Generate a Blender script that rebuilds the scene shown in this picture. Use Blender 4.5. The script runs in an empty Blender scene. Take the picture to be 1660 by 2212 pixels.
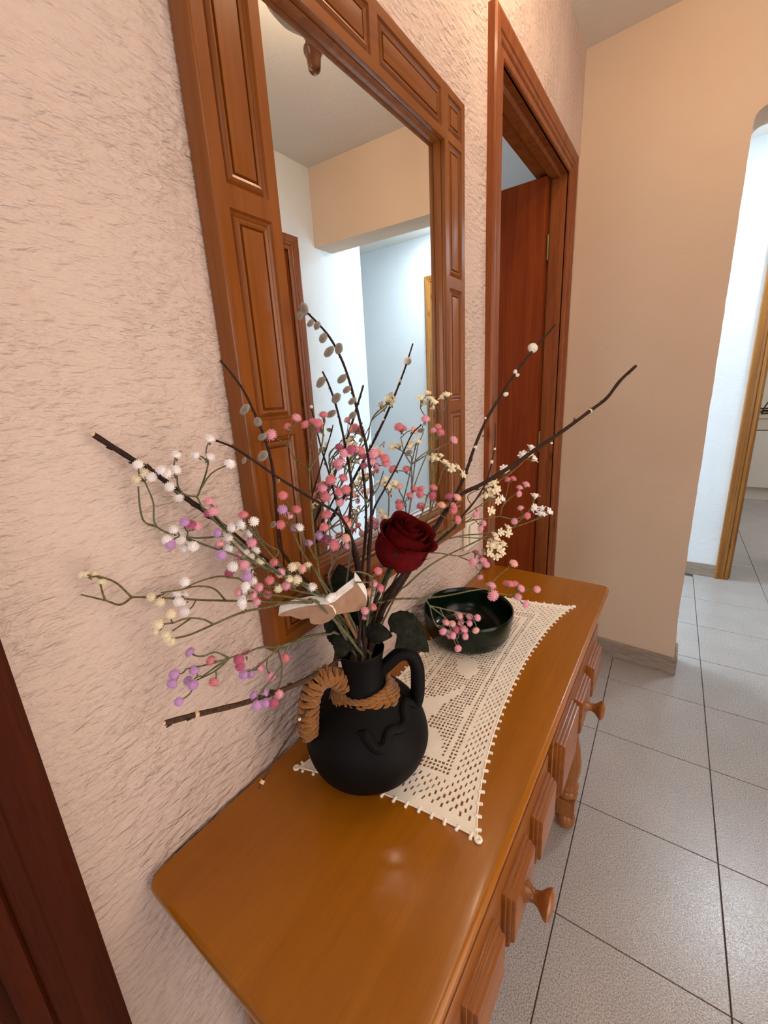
import bpy, bmesh, math, random
from mathutils import Vector, Matrix
PI = math.pi
rnd = random.Random(11)
sc = bpy.context.scene
COL = sc.collection

# ---------------- camera ----------------
cam = bpy.data.cameras.new('camera'); camo = bpy.data.objects.new('camera', cam); COL.objects.link(camo)
cam.sensor_fit = 'HORIZONTAL'; cam.sensor_width = 36.0; cam.lens = 906.44 / 1660 * 36.0; cam.clip_start = 0.02
Rv = Vector((0.81739244, 0.5735163, -0.05430146)); Uv = Vector((-0.1126433, 0.25155672, 0.96126516)); Fv = Vector((-0.56496114, 0.77961418, -0.27022333))
m = Matrix((Rv, Uv, -Fv)).transposed().to_4x4(); m.translation = Vector((0.45893, -0.24297, 1.29386)); camo.matrix_world = m
sc.camera = camo
# ---------------- world, exposure ----------------
w = bpy.data.worlds.new('world'); sc.world = w; w.use_nodes = True
w.node_tree.nodes['Background'].inputs[0].default_value = (0.55, 0.62, 0.75, 1); w.node_tree.nodes['Background'].inputs[1].default_value = 0.25
sc.view_settings.view_transform = 'Standard'; sc.view_settings.look = 'None'; sc.view_settings.gamma = 1.0
sc.view_settings.use_curve_mapping = False; sc.view_settings.exposure = 0.43
# ---------------- area lights out of frame: daylight windows and added fills ----------------
def area(name, loc, rot, sx, sy, power, col):
    l = bpy.data.lights.new(name, 'AREA'); l.shape = 'RECTANGLE'; l.size = sx; l.size_y = sy; l.energy = power; l.color = col
    o = bpy.data.objects.new(name, l); COL.objects.link(o); o.location = loc; o.rotation_euler = rot; return o
area('daylight_hall_window', (0.98, -2.85, 1.35), (math.radians(90), 0, 0), 0.75, 1.5, 14, (0.86, 0.90, 1.0))
area('daylight_corridor_window', (-1.9, 2.5, 1.5), (0, math.radians(-90), 0), 1.3, 0.9, 60, (0.70, 0.86, 1.0))
area('warm_fill_behind_viewer', (0.80, -1.35, 2.40), (0, 0, 0), 0.6, 0.6, 3, (1.0, 0.74, 0.52))  # added warm fill near the ceiling, no real lamp behind the viewer
area('daylight_kitchen_window', (3.0, 4.6, 1.6), (0, math.radians(90), 0), 1.2, 1.2, 26, (0.95, 0.95, 1.0))
area('cool_fill_open_door_room', (-2.3, 1.1, 1.5), (0, math.radians(-90), 0), 1.0, 1.0, 14, (0.84, 0.93, 1.0))  # added fill to brighten the room behind the open door
area('daylight_side_room_window', (-2.3, -0.9, 1.5), (0, math.radians(-90), 0), 1.2, 1.2, 30, (0.76, 0.86, 1.0))
area('warm_fill_right_wall', (1.375, 0.10, 0.98), (0, math.radians(90), 0), 1.9, 0.8, 11, (1.0, 0.82, 0.68))  # added fill panel on the closed right wall, brightens mirror wall and dresser

# ---------------- materials ----------------
def S(c):
    return tuple(((x / 255) / 12.92 if x / 255 <= 0.04045 else ((x / 255 + 0.055) / 1.055) ** 2.4) for x in c) + (1,)
def mat(name, col, rough=0.6, metal=0.0, spec=0.5, coat=0.0, sheen=0.0):
    m = bpy.data.materials.new(name); m.use_nodes = True
    b = m.node_tree.nodes['Principled BSDF']; b.inputs['Base Color'].default_value = col if len(col) == 4 else S(col)
    b.inputs['Roughness'].default_value = rough; b.inputs['Metallic'].default_value = metal
    b.inputs['Specular IOR Level'].default_value = spec; b.inputs['Coat Weight'].default_value = coat
    b.inputs['Coat Roughness'].default_value = 0.12; b.inputs['Sheen Weight'].default_value = sheen
    return m
def nd(m, t, **k):
    n = m.node_tree.nodes.new(t)
    for a, b in k.items():
        if a.startswith('i_'): n.inputs[a[2:].replace('_', ' ')].default_value = b
        else: setattr(n, a, b)
    return n
def lk(m, a, b): m.node_tree.links.new(a, b)
def coords(m, scale=(1, 1, 1), rot=(0, 0, 0)):
    tc = nd(m, 'ShaderNodeTexCoord'); mp = nd(m, 'ShaderNodeMapping'); mp.inputs['Scale'].default_value = scale; mp.inputs['Rotation'].default_value = rot
    lk(m, tc.outputs['Object'], mp.inputs['Vector']); return mp.outputs['Vector']
def ramp(m, fac, stops):
    r = nd(m, 'ShaderNodeValToRGB'); e = r.color_ramp.elements
    while len(e) < len(stops): e.new(0.5)
    for q, (p, c) in zip(e, stops): q.position = p; q.color = c
    lk(m, fac, r.inputs['Fac']); return r.outputs['Color']
def bump(m, h, strength, dist, prev=None):
    b = nd(m, 'ShaderNodeBump'); b.inputs['Strength'].default_value = strength; b.inputs['Distance'].default_value = dist
    lk(m, h, b.inputs['Height'])
    if prev is not None: lk(m, prev, b.inputs['Normal'])
    return b.outputs['Normal']
def P(m): return m.node_tree.nodes['Principled BSDF']
def wood(name, a, b, c, axis='Z', rough=0.32, coat=0.35, pores=True, knots=False, scale=1.0, spec=0.3):
    m = mat(name, a, rough, coat=coat, spec=spec)
    st = {'X': (1.2, 22, 22), 'Y': (22, 1.2, 22), 'Z': (22, 22, 1.2)}[axis]; st = tuple(s * scale for s in st)
    v = coords(m, st)
    n = nd(m, 'ShaderNodeTexNoise'); n.inputs['Scale'].default_value = 1.6; n.inputs['Detail'].default_value = 6; n.inputs['Distortion'].default_value = 1.2; lk(m, v, n.inputs['Vector'])
    col = ramp(m, n.outputs['Fac'], [(0.28, S(b)), (0.5, S(a)), (0.72, S(c))])
    v2 = coords(m, tuple(s * 9 for s in st))
    n2 = nd(m, 'ShaderNodeTexNoise'); n2.inputs['Scale'].default_value = 2.2; n2.inputs['Detail'].default_value = 2; lk(m, v2, n2.inputs['Vector'])
    f = ramp(m, n2.outputs['Fac'], [(0.30, (0.55, 0.5, 0.45, 1)), (0.44, (1, 1, 1, 1))])
    mx = nd(m, 'ShaderNodeMixRGB', blend_type='MULTIPLY'); mx.inputs['Fac'].default_value = 0.55 if pores else 0.2
    lk(m, col, mx.inputs['Color1']); lk(m, f, mx.inputs['Color2']); out = mx.outputs['Color']
    if knots:
        vk = coords(m, {'X': (5, 14, 14), 'Y': (14, 5, 14), 'Z': (14, 14, 5)}[axis])
        vo = nd(m, 'ShaderNodeTexVoronoi'); vo.inputs['Scale'].default_value = 1.0; lk(m, vk, vo.inputs['Vector'])
        kf = ramp(m, vo.outputs['Distance'], [(0.05, (0.3, 0.18, 0.12, 1)), (0.16, (1, 1, 1, 1))])
        m2 = nd(m, 'ShaderNodeMixRGB', blend_type='MULTIPLY'); m2.inputs['Fac'].default_value = 0.8
        lk(m, out, m2.inputs['Color1']); lk(m, kf, m2.inputs['Color2']); out = m2.outputs['Color']
    lk(m, out, P(m).inputs['Base Color'])
    lk(m, bump(m, n2.outputs['Fac'], 0.12, 0.0008), P(m).inputs['Normal'])
    return m
def plaster(name, col, col2, big, fine, bs=1.0, stretch=(1, 1, 1), rot=(0, 0, 0)):
    m = mat(name, col, 0.9, spec=0.2)
    v = coords(m, stretch, rot)
    n = nd(m, 'ShaderNodeTexNoise'); n.inputs['Scale'].default_value = big; n.inputs['Detail'].default_value = 5; n.inputs['Roughness'].default_value = 0.62; n.inputs['Distortion'].default_value = 0.25; lk(m, v, n.inputs['Vector'])
    v2 = coords(m)
    n2 = nd(m, 'ShaderNodeTexNoise'); n2.inputs['Scale'].default_value = fine; n2.inputs['Detail'].default_value = 3; lk(m, v2, n2.inputs['Vector'])
    n3 = nd(m, 'ShaderNodeTexNoise'); n3.inputs['Scale'].default_value = 2.3; n3.inputs['Detail'].default_value = 2; lk(m, v2, n3.inputs['Vector'])
    lk(m, ramp(m, n3.outputs['Fac'], [(0.35, S(col)), (0.7, S(col2))]), P(m).inputs['Base Color'])
    if bs > 1:
        mk_ = nd(m, 'ShaderNodeTexNoise'); mk_.inputs['Scale'].default_value = 7; mk_.inputs['Detail'].default_value = 1; lk(m, v2, mk_.inputs['Vector']); n.inputs['Detail'].default_value = 3; n.inputs['Roughness'].default_value = 0.52
        mm = nd(m, 'ShaderNodeMath', operation='MULTIPLY'); lk(m, n.outputs['Fac'], mm.inputs[0]); lk(m, ramp(m, mk_.outputs['Fac'], [(0.35, (0.45, 0.45, 0.45, 1)), (0.6, (1, 1, 1, 1))]), mm.inputs[1]); hh = mm.outputs[0]
    else: hh = n.outputs['Fac']
    nn = bump(m, hh, min(1.0, 0.9 * bs), 0.013); nn = bump(m, n2.outputs['Fac'], 0.5 * bs, 0.0015, nn)
    lk(m, nn, P(m).inputs['Normal']); return m

M = {}
M['stucco'] = plaster('rough_stucco', (216, 194, 182), (212, 189, 176), 58, 260, 1.1, (1, .75, 2.0), (0.35, 0, 0))
M['plain'] = plaster('smooth_plaster', (212, 189, 165), (208, 183, 159), 30, 180, 0.16)
M['white'] = plaster('white_plaster', (226, 230, 232), (220, 224, 227), 30, 180, 0.18)
M['ceil'] = plaster('ceiling_plaster', (224, 218, 208), (218, 212, 202), 30, 150, 0.15)
M['frame'] = wood('honey_frame_wood', (128, 70, 19), (112, 58, 14), (140, 80, 26), 'Z', 0.30, 0.2, pores=False)
M['frame_h'] = wood('honey_frame_wood_across', (128, 70, 19), (112, 58, 14), (140, 80, 26), 'Y', 0.30, 0.2, pores=False)
M['top'] = wood('dresser_top_wood', (148, 88, 10), (143, 84, 9), (153, 92, 12), 'Y', 0.25, 0.15, pores=False)
M['body'] = wood('dresser_body_wood', (130, 74, 24), (114, 62, 18), (142, 84, 31), 'Y', 0.36, 0.12)
M['turned'] = wood('turned_wood', (134, 80, 34), (116, 66, 26), (146, 92, 42), 'Z', 0.34, 0.3)
M['casing'] = wood('door_casing_pine', (134, 70, 27), (114, 56, 20), (146, 80, 34), 'Z', 0.40, 0.1, knots=True)
M['casing_h'] = wood('door_casing_pine_across', (134, 70, 27), (114, 56, 20), (146, 80, 34), 'Y', 0.40, 0.1)
M['leaf'] = wood('door_leaf_veneer', (124, 50, 12), (110, 42, 9), (134, 58, 15), 'Z', 0.5, 0.0, pores=False, spec=0.12)
M['pine'] = wood('light_pine_casing', (146, 94, 38), (126, 76, 28), (162, 110, 50), 'Z', 0.42, 0.2, knots=True)
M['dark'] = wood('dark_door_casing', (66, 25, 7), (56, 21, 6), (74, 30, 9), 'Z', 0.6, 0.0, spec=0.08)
M['lampwood'] = wood('lamp_wood', (104, 58, 26), (80, 42, 18), (120, 72, 36), 'Z', 0.22, 0.4)
# floor tile
m = mat('floor_tile_stoneware', (168, 161, 155), 0.25, spec=0.6)
v = coords(m); n = nd(m, 'ShaderNodeTexNoise'); n.inputs['Scale'].default_value = 330; n.inputs['Detail'].default_value = 2; lk(m, v, n.inputs['Vector'])
n2 = nd(m, 'ShaderNodeTexNoise'); n2.inputs['Scale'].default_value = 6; n2.inputs['Detail'].default_value = 4; lk(m, v, n2.inputs['Vector'])
c1 = ramp(m, n.outputs['Fac'], [(0.36, S((134, 127, 122))), (0.5, S((168, 161, 156))), (0.64, S((188, 182, 178)))])
c2 = ramp(m, n2.outputs['Fac'], [(0.35, (0.93, 0.92, 0.92, 1)), (0.65, (1, 1, 1, 1))])
mx = nd(m, 'ShaderNodeMixRGB', blend_type='MULTIPLY'); mx.inputs['Fac'].default_value = 1; lk(m, c1, mx.inputs['Color1']); lk(m, c2, mx.inputs['Color2']); lk(m, mx.outputs['Color'], P(m).inputs['Base Color'])
n4 = nd(m, 'ShaderNodeTexNoise'); n4.inputs['Scale'].default_value = 190; n4.inputs['Detail'].default_value = 1; n4.inputs['Distortion'].default_value = 1.5; lk(m, v, n4.inputs['Vector'])
lk(m, bump(m, n4.outputs['Fac'], 0.4, 0.0009), P(m).inputs['Normal']); M['tile'] = m
M['grout'] = mat('dark_grout', (78, 66, 60), 0.9)
m = mat('baseboard_tile', (150, 134, 120), 0.45); v = coords(m, (3, 3, 30)); n = nd(m, 'ShaderNodeTexNoise'); n.inputs['Scale'].default_value = 6; n.inputs['Detail'].default_value = 5; lk(m, v, n.inputs['Vector'])
lk(m, ramp(m, n.outputs['Fac'], [(0.3, S((128, 112, 100))), (0.7, S((166, 150, 136)))]), P(m).inputs['Base Color']); M['base'] = m
M['mirror'] = mat('mirror_glass', (0.9, 0.93, 0.92, 1), 0.0, metal=1.0)
# crochet cotton
m = mat('crochet_cotton', (252, 240, 222), 0.9, spec=0.15, sheen=0.2)
v = coords(m, (260, 900, 1)); n = nd(m, 'ShaderNodeTexNoise'); n.inputs['Scale'].default_value = 1.3; n.inputs['Detail'].default_value = 2; lk(m, v, n.inputs['Vector'])
wv = nd(m, 'ShaderNodeTexWave'); wv.bands_direction = 'Y'; wv.inputs['Scale'].default_value = 210; wv.inputs['Distortion'].default_value = 5; wv.inputs['Detail Scale'].default_value = 2; lk(m, coords(m), wv.inputs['Vector'])
lk(m, ramp(m, wv.outputs['Fac'], [(0.05, S((240, 224, 200))), (0.4, S((254, 246, 232)))]), P(m).inputs['Base Color'])
nn = bump(m, wv.outputs['Fac'], 0.35, 0.0006); lk(m, bump(m, n.outputs['Fac'], 0.25, 0.0006, nn), P(m).inputs['Normal']); M['cotton'] = m
m = mat('black_clay', (8, 7, 7), 0.62, spec=0.14); n = nd(m, 'ShaderNodeTexNoise'); n.inputs['Scale'].default_value = 420; n.inputs['Detail'].default_value = 3; lk(m, coords(m), n.inputs['Vector'])
lk(m, bump(m, n.outputs['Fac'], 0.25, 0.0006), P(m).inputs['Normal']); M['clay'] = m
m = mat('jute', (150, 98, 46), 0.95, spec=0.1, sheen=0.3)
n = nd(m, 'ShaderNodeTexNoise'); n.inputs['Scale'].default_value = 500; n.inputs['Detail'].default_value = 4; n.inputs['Distortion'].default_value = 2; lk(m, coords(m), n.inputs['Vector'])
lk(m, ramp(m, n.outputs['Fac'], [(0.3, S((104, 62, 24))), (0.55, S((154, 100, 46))), (0.8, S((178, 126, 68)))]), P(m).inputs['Base Color'])
lk(m, bump(m, n.outputs['Fac'], 0.8, 0.001), P(m).inputs['Normal']); M['jute'] = m
m = mat('green_glaze', (8, 24, 14), 0.2, spec=0.3, coat=0.0); n = nd(m, 'ShaderNodeTexNoise'); n.inputs['Scale'].default_value = 60; n.inputs['Detail'].default_value = 4; lk(m, coords(m), n.inputs['Vector'])
lk(m, ramp(m, n.outputs['Fac'], [(0.35, S((5, 17, 10))), (0.7, S((10, 28, 15)))]), P(m).inputs['Base Color']); M['glaze'] = m
def noisy(name, a, b, sc_, rough=0.8, bs=0.4, dist=0.0006, sheen=0.0):
    m = mat(name, a, rough, spec=0.25, sheen=sheen); n = nd(m, 'ShaderNodeTexNoise'); n.inputs['Scale'].default_value = sc_; n.inputs['Detail'].default_value = 3; lk(m, coords(m), n.inputs['Vector'])
    lk(m, ramp(m, n.outputs['Fac'], [(0.35, S(a)), (0.65, S(b))]), P(m).inputs['Base Color']); lk(m, bump(m, n.outputs['Fac'], bs, dist), P(m).inputs['Normal']); return m
M['twig'] = noisy('dark_twig_bark', (32, 20, 15), (56, 36, 26), 300)
M['twig_l'] = noisy('brown_twig_bark', (58, 40, 28), (86, 62, 44), 300)
M['cut'] = mat('pale_cut_wood', (214, 186, 150), 0.8)
M['catkin'] = noisy('grey_catkin_fur', (100, 78, 52), (148, 122, 86), 900, 0.95, 0.8, 0.001, 1.0)
M['budw'] = noisy('white_bud_fur', (232, 222, 204), (250, 244, 232), 700, 0.95, 0.6, 0.0006, 0.4)
M['budb'] = mat('brown_bud', (96, 56, 36), 0.7)
M['stem_g'] = noisy('grey_green_stem', (84, 84, 60), (112, 110, 82), 200, 0.7)
M['stem_o'] = noisy('olive_stem', (88, 80, 46), (118, 106, 68), 200, 0.7)
M['stem_d'] = noisy('dull_grey_stem', (88, 84, 72), (114, 108, 96), 200, 0.7)
for k, a, b in (('w', (250, 244, 240), (236, 228, 228)), ('c', (242, 230, 200), (226, 210, 176)), ('p', (232, 168, 180), (220, 148, 164)), ('k', (222, 134, 142), (206, 116, 126)), ('l', (206, 160, 206), (186, 138, 190)), ('m', (194, 100, 132), (176, 84, 118)), ('h', (238, 184, 168), (228, 168, 154))):
    M['bl_' + k] = noisy('blossom_' + k, a, b, 350, 0.85, 0.3, 0.0005, 0.2)
M['rose'] = noisy('velvet_red_petal', (128, 4, 12), (104, 2, 8), 90, 0.75, 0.15, 0.0005, 0.0)
m = mat('silk_leaf_green', (30, 36, 28), 0.8, spec=0.2); n = nd(m, 'ShaderNodeTexNoise'); n.inputs['Scale'].default_value = 150; n.inputs['Detail'].default_value = 4; lk(m, coords(m), n.inputs['Vector'])
lk(m, ramp(m, n.outputs['Fac'], [(0.35, S((34, 37, 28))), (0.65, S((54, 56, 43)))]), P(m).inputs['Base Color']); lk(m, bump(m, n.outputs['Fac'], 0.4, 0.0006), P(m).inputs['Normal']); M['leafg'] = m
M['bfly'] = noisy('raw_butterfly_wood', (164, 130, 106), (150, 116, 92), 80, 0.85)
M['bflyw'] = noisy('white_paint_edge', (246, 244, 244), (230, 224, 216), 120, 0.7)
M['stick'] = noisy('pick_stick_wood', (140, 100, 66), (116, 80, 50), 100, 0.8)
M['brass'] = mat('aged_brass_hinge', (120, 96, 60), 0.4, metal=0.8)
M['plastic'] = mat('cream_plastic', (236, 226, 208), 0.4)
M['cab'] = mat('cream_kitchen_front', (214, 206, 190), 0.5)
M['black'] = mat('black_metal', (40, 32, 30), 0.4)
M['plate'] = mat('stoneware_plate', (206, 190, 168), 0.4)
def emis(name, col, st):
    m = mat(name, col, 0.5); P(m).inputs['Emission Color'].default_value = col; P(m).inputs['Emission Strength'].default_value = st; return m
M['bulb'] = emis('warm_bulb', (1.0, 0.74, 0.49, 1), 97)
M['coollamp'] = emis('cool_ceiling_lamp_diffuser', (0.78, 0.90, 1.0, 1), 72)

# ---------------- mesh helpers ----------------
def box(bm, x0, x1, y0, y1, z0, z1):
    v = [bm.verts.new((x, y, z)) for x in (x0, x1) for y in (y0, y1) for z in (z0, z1)]
    for f in ((0, 1, 3, 2), (4, 6, 7, 5), (0, 4, 5, 1), (2, 3, 7, 6), (0, 2, 6, 4), (1, 5, 7, 3)): bm.faces.new([v[i] for i in f])
    return bm
def bevelled(x0, x1, y0, y1, z0, z1, r, seg=2):
    bm = bmesh.new(); box(bm, x0, x1, y0, y1, z0, z1); bmesh.ops.bevel(bm, geom=bm.edges[:], offset=r, segments=seg, affect='EDGES', clamp_overlap=True); return bm
def prism(bm, pts, a, b, fn):
    """closed outline pts swept from a to b; fn(p, t) -> xyz"""
    A = [bm.verts.new(fn(p, a)) for p in pts]; B = [bm.verts.new(fn(p, b)) for p in pts]; n = len(pts)
    bm.faces.new(A); bm.faces.new(B[::-1])
    for i in range(n): bm.faces.new((A[i], B[i], B[(i + 1) % n], A[(i + 1) % n]))
def lathe(bm, prof, c=(0, 0, 0), n=32, axis='Z', sx=1.0, sy=1.0):
    rings = []
    for r, z in prof:
        if r < 1e-6: rings.append([bm.verts.new(_ax((0, 0, z), axis, c))]); continue
        rings.append([bm.verts.new(_ax((r * sx * math.cos(2 * PI * i / n), r * sy * math.sin(2 * PI * i / n), z), axis, c)) for i in range(n)])
    for A, B in zip(rings, rings[1:]):
        if len(A) == 1 and len(B) == 1: continue
        for i in range(n):
            j = (i + 1) % n
            if len(A) == 1: bm.faces.new((A[0], B[j], B[i]))
            elif len(B) == 1: bm.faces.new((A[i], A[j], B[0]))
            else: bm.faces.new((A[i], A[j], B[j], B[i]))
def _ax(p, axis, c):
    x, y, z = p
    if axis == 'X': x, y, z = z, x, y
    return (c[0] + x, c[1] + y, c[2] + z)
def tube(bm, pts, r0, r1=None, n=6, cap=True, rfn=None):
    pts = [Vector(p) for p in pts]; r1 = r0 if r1 is None else r1; N = len(pts); rings = []; up = None
    for i, p in enumerate(pts):
        t = (pts[min(i + 1, N - 1)] - pts[max(i - 1, 0)])
        if t.length < 1e-9: t = Vector((0, 0, 1))
        t.normalize()
        if up is None: up = t.orthogonal().normalized()
        else:
            up = up - t * up.dot(t)
            up = up.normalized() if up.length > 1e-6 else t.orthogonal().normalized()
        s = t.cross(up); r = (r0 + (r1 - r0) * i / max(1, N - 1)) if rfn is None else rfn(i / max(1, N - 1))
        rings.append([bm.verts.new(p + (up * math.cos(2 * PI * k / n) + s * math.sin(2 * PI * k / n)) * r) for k in range(n)])
    for A, B in zip(rings, rings[1:]):
        for k in range(n): bm.faces.new((A[k], A[(k + 1) % n], B[(k + 1) % n], B[k]))
    if cap: bm.faces.new(rings[0][::-1]); bm.faces.new(rings[-1])
def cat(pts, n=6, closed=False):
    Pp = [Vector(p) for p in pts]
    Q = ([Pp[-1]] + Pp + [Pp[0], Pp[1]]) if closed else ([2 * Pp[0] - Pp[1]] + Pp + [2 * Pp[-1] - Pp[-2]]); o = []
    for i in range(1, len(Q) - 2):
        a, b, c, d = Q[i - 1:i + 3]
        for k in range(n):
            t = k / n; o.append(.5 * ((2 * b) + (c - a) * t + (2 * a - 5 * b + 4 * c - d) * t * t + (-a + 3 * b - 3 * c + d) * t ** 3))
    if not closed: o.append(Pp[-1])
    return o
def obj(name, bm, mt, parent=None, smooth=True, angle=35, org=None):
    """link a bmesh written in world metres; children are re-based on their parent's origin"""
    me = bpy.data.meshes.new(name)
    bmesh.ops.recalc_face_normals(bm, faces=bm.faces[:])
    bm.to_mesh(me); bm.free(); me.materials.append(M[mt] if isinstance(mt, str) else mt)
    o = bpy.data.objects.new(name, me); COL.objects.link(o)
    base = Vector((0, 0, 0))
    if parent is not None:
        base = parent['_w'] if '_w' in parent else (0, 0, 0); base = Vector(base); o.parent = parent
        if org is None: me.transform(Matrix.Translation(-base)); o['_w'] = tuple(base)
        else: me.transform(Matrix.Translation(-Vector(org))); o.location = Vector(org) - base; o['_w'] = tuple(org)
    elif org is not None:
        me.transform(Matrix.Translation(-Vector(org))); o.location = org; o['_w'] = tuple(org)
    if smooth:
        for p in me.polygons: p.use_smooth = True
        me.set_sharp_from_angle(angle=math.radians(angle))
    return o
def tag(o, label=None, cat_=None, group=None, kind=None):
    if label: o['label'] = label
    if cat_: o['category'] = cat_
    if group: o['group'] = group
    if kind: o['kind'] = kind
    return o
def thing(name, label, cat_, loc, group=None, kind=None):
    o = bpy.data.objects.new(name, None); COL.objects.link(o); o.location = loc; o['_w'] = tuple(loc); o.empty_display_size = 0.02
    return tag(o, label, cat_, group, kind)
def struct(name, bm, mt, label, cat_, parent=None, **k):
    o = obj(name, bm, mt, parent, **k)
    if parent is None: tag(o, label, cat_, kind='structure')
    return o

# ================= THE SETTING =================
ZC = 2.484; XF = 1.385; YB = 3.09; TH = 0.026; XA, YJ, PITCH = 0.677, 0.594, 0.350
def y2(x): return 1.837 - 0.065 * x
# floor: dark grout bed and every tile
bm = bmesh.new(); box(bm, -2.6, 3.2, -3.1, 6.4, -0.06, -0.0035)
floor = struct('floor', bm, 'grout', 'pale grey stoneware tile floor with dark joints', 'floor')
floor['_w'] = (0, 0, 0)
bt = bmesh.new(); h = PITCH / 2 - 0.0014
box(bt, -h, h, -h, h, -0.0038, 0.0)
top = [e for e in bt.edges if all(abs(v.co.z) < 1e-6 for v in e.verts)]
bmesh.ops.bevel(bt, geom=top, offset=0.0009, segments=1, affect='EDGES')
tile_me = bpy.data.meshes.new('tile'); bt.to_mesh(tile_me); bt.free(); tile_me.materials.append(M['tile'])
c_, s_ = math.cos(TH), math.sin(TH); far = []
for i in range(-6, 8):
    for k in range(-8, 17):
        u, v = (i - .5) * PITCH, (k + .5) * PITCH; x = XA + u * c_ - v * s_; y = YJ + u * s_ + v * c_
        if x < -0.35 and y < 1.7: continue
        if x > 1.6 and y < 1.95: continue
        if x < -0.8 or x > 2.4 or y < -1.9 or y > 6.2: continue
        if y > 3.2 and not (0.5 < x < 2.0): continue
        o = bpy.data.objects.new('tile', tile_me); COL.objects.link(o); o.parent = floor; o.location = (x, y, 0); o.rotation_euler = (0, 0, TH)
        o.rotation_euler[2] += rnd.choice((0, 1, 2, 3)) * PI / 2

# walls
D1 = (0.958, 1.658, 2.037); D2 = (-1.02, -0.252, 2.037)     # openings in the mirror wall: y0, y1, top
bm = bmesh.new()
JW = .0155
for y0, y1, z0 in ((-3.0, D2[0] - JW, 0), (D2[1] + JW, D1[0] - JW, 0), (D1[1] + JW, 1.86, 0)): box(bm, -0.10, 0.0, y0, y1, z0, ZC)
for d in (D1, D2): box(bm, -0.10, 0.0, d[0] - JW, d[1] + JW, d[2] + JW, ZC)
struct('wall_left', bm, 'stucco', 'rough stuccoed wall on the left that carries the mirror', 'wall', smooth=False)
# end wall with the open passage: rounded upper corner, edge roughly plastered
bm = bmesh.new(); XC = 0.536; ZL = 2.105; rr = 0.034
arc = [(XC - .008 + rr - rr * math.cos(a), ZL - rr + rr * math.sin(a)) for a in [PI / 2 * k / 6 for k in range(7)]]
jag = [(XC + rnd.uniform(-.0009, .0009), z) for z in [0.0 + 0.035 * k for k in range(59)]]; jag = [(x - .010 + .012 * max(0, 1 - z / .30), z) for x, z in jag]
pts = [(-0.10, 0)] + jag + arc + [(XF + 0.1, ZL), (XF + 0.1, ZC), (-0.10, ZC)]
prism(bm, pts, 0.0, 0.146, lambda p, t: (p[0], y2(p[0]) + t, p[1]))
struct('wall_far', bm, 'plain', 'smooth cream end wall with a rounded open passage at its right', 'wall', smooth=False)
bm = bmesh.new(); box(bm, XF, XF + .12, -3.0, 0.69 - JW, 0, ZC); box(bm, XF, XF + .12, 1.53 + JW, 2.163, 0, ZC); box(bm, XF, XF + .12, 0.69 - JW, 1.53 + JW, 2.05 + JW, ZC)
struct('wall_right', bm, 'white', 'plain wall opposite the mirror, seen in the mirror', 'wall', smooth=False)
bm = bmesh.new(); box(bm, -0.1, XF + .12, -3.12, -3.0, 0, ZC)
struct('wall_back', bm, 'plain', 'wall behind the viewer', 'wall', smooth=False)
DK = (0.797, 1.366, 2.12)   # kitchen doorway x0,x1,top
bm = bmesh.new(); box(bm, -2.6, DK[0] - JW, YB, YB + .10, 0, ZC); box(bm, DK[1] + JW, 3.2, YB, YB + .10, 0, ZC); box(bm, DK[0] - JW, DK[1] + JW, YB, YB + .10, DK[2] + JW, ZC)
struct('wall_corridor', bm, 'white', 'white corridor wall behind the passage, around the kitchen doorway', 'wall', smooth=False)
bm = bmesh.new(); box(bm, XF + .12, 3.2, 2.043, 2.163, 0, ZC); box(bm, 3.2, 3.3, 2.0, YB + .1, 0, ZC); box(bm, -2.7, -2.6, -3.1, 6.4, 0, ZC)
box(bm, -2.6, -0.10, 1.86, 1.98, 0, ZC); box(bm, -2.6, -0.1, -3.12, -3.0, 0, ZC); box(bm, -2.6, -0.1, 0.2, 0.3, 0, ZC)
struct('wall_side', bm, 'white', 'white walls of the side rooms and corridor', 'wall', smooth=False)
bm = bmesh.new(); box(bm, -0.4, 3.3, 6.2, 6.3, 0, ZC); box(bm, -0.4, -0.3, YB + .1, 6.2, 0, ZC); box(bm, 3.2, 3.3, YB + .1, 6.2, 0, ZC)
struct('wall_kitchen', bm, 'cab', 'beige kitchen walls beyond the doorway', 'wall', smooth=False)
bm = bmesh.new(); box(bm, -2.7, 3.3, -3.12, 6.4, ZC, ZC + .1)
struct('ceiling', bm, 'ceil', 'flat matt ceiling', 'ceiling', smooth=False)
# baseboards
def bb_piece(x0, y0, x1, y1, nx, ny, t=0.010, hgt=0.088):
    bm = bmesh.new(); a = [(x0, y0), (x1, y1), (x1 + nx * t, y1 + ny * t), (x0 + nx * t, y0 + ny * t)]
    prism(bm, a, 0.0, hgt, lambda p, q: (p[0], p[1], q)); bmesh.ops.bevel(bm, geom=[e for e in bm.edges if all(v.co.z > hgt - .001 for v in e.verts)], offset=0.0015, segments=1, affect='EDGES'); return bm
struct('baseboard_far', bb_piece(0.012, y2(0.012), XC + .004, y2(XC), 0, -1), 'base', 'grey-brown tile baseboard of the end wall', 'baseboard')
struct('baseboard_left', bb_piece(0, -0.18, 0, 0.885, 1, 0), 'base', 'tile baseboard under the dresser', 'baseboard')
struct('baseboard_corridor', bb_piece(-1.0, YB, 0.728, YB, 0, -1), 'base', 'tile baseboard of the white corridor wall', 'baseboard')
struct('baseboard_passage', bb_piece(XC, y2(XC) + .003, XC, y2(XC) + .143, 1, 0), 'base', 'tile baseboard turning around the passage corner', 'baseboard')
struct('baseboard_right', bb_piece(XF, 1.60, XF, 2.16, -1, 0), 'base', 'tile baseboard of the wall opposite', 'baseboard')

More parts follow.
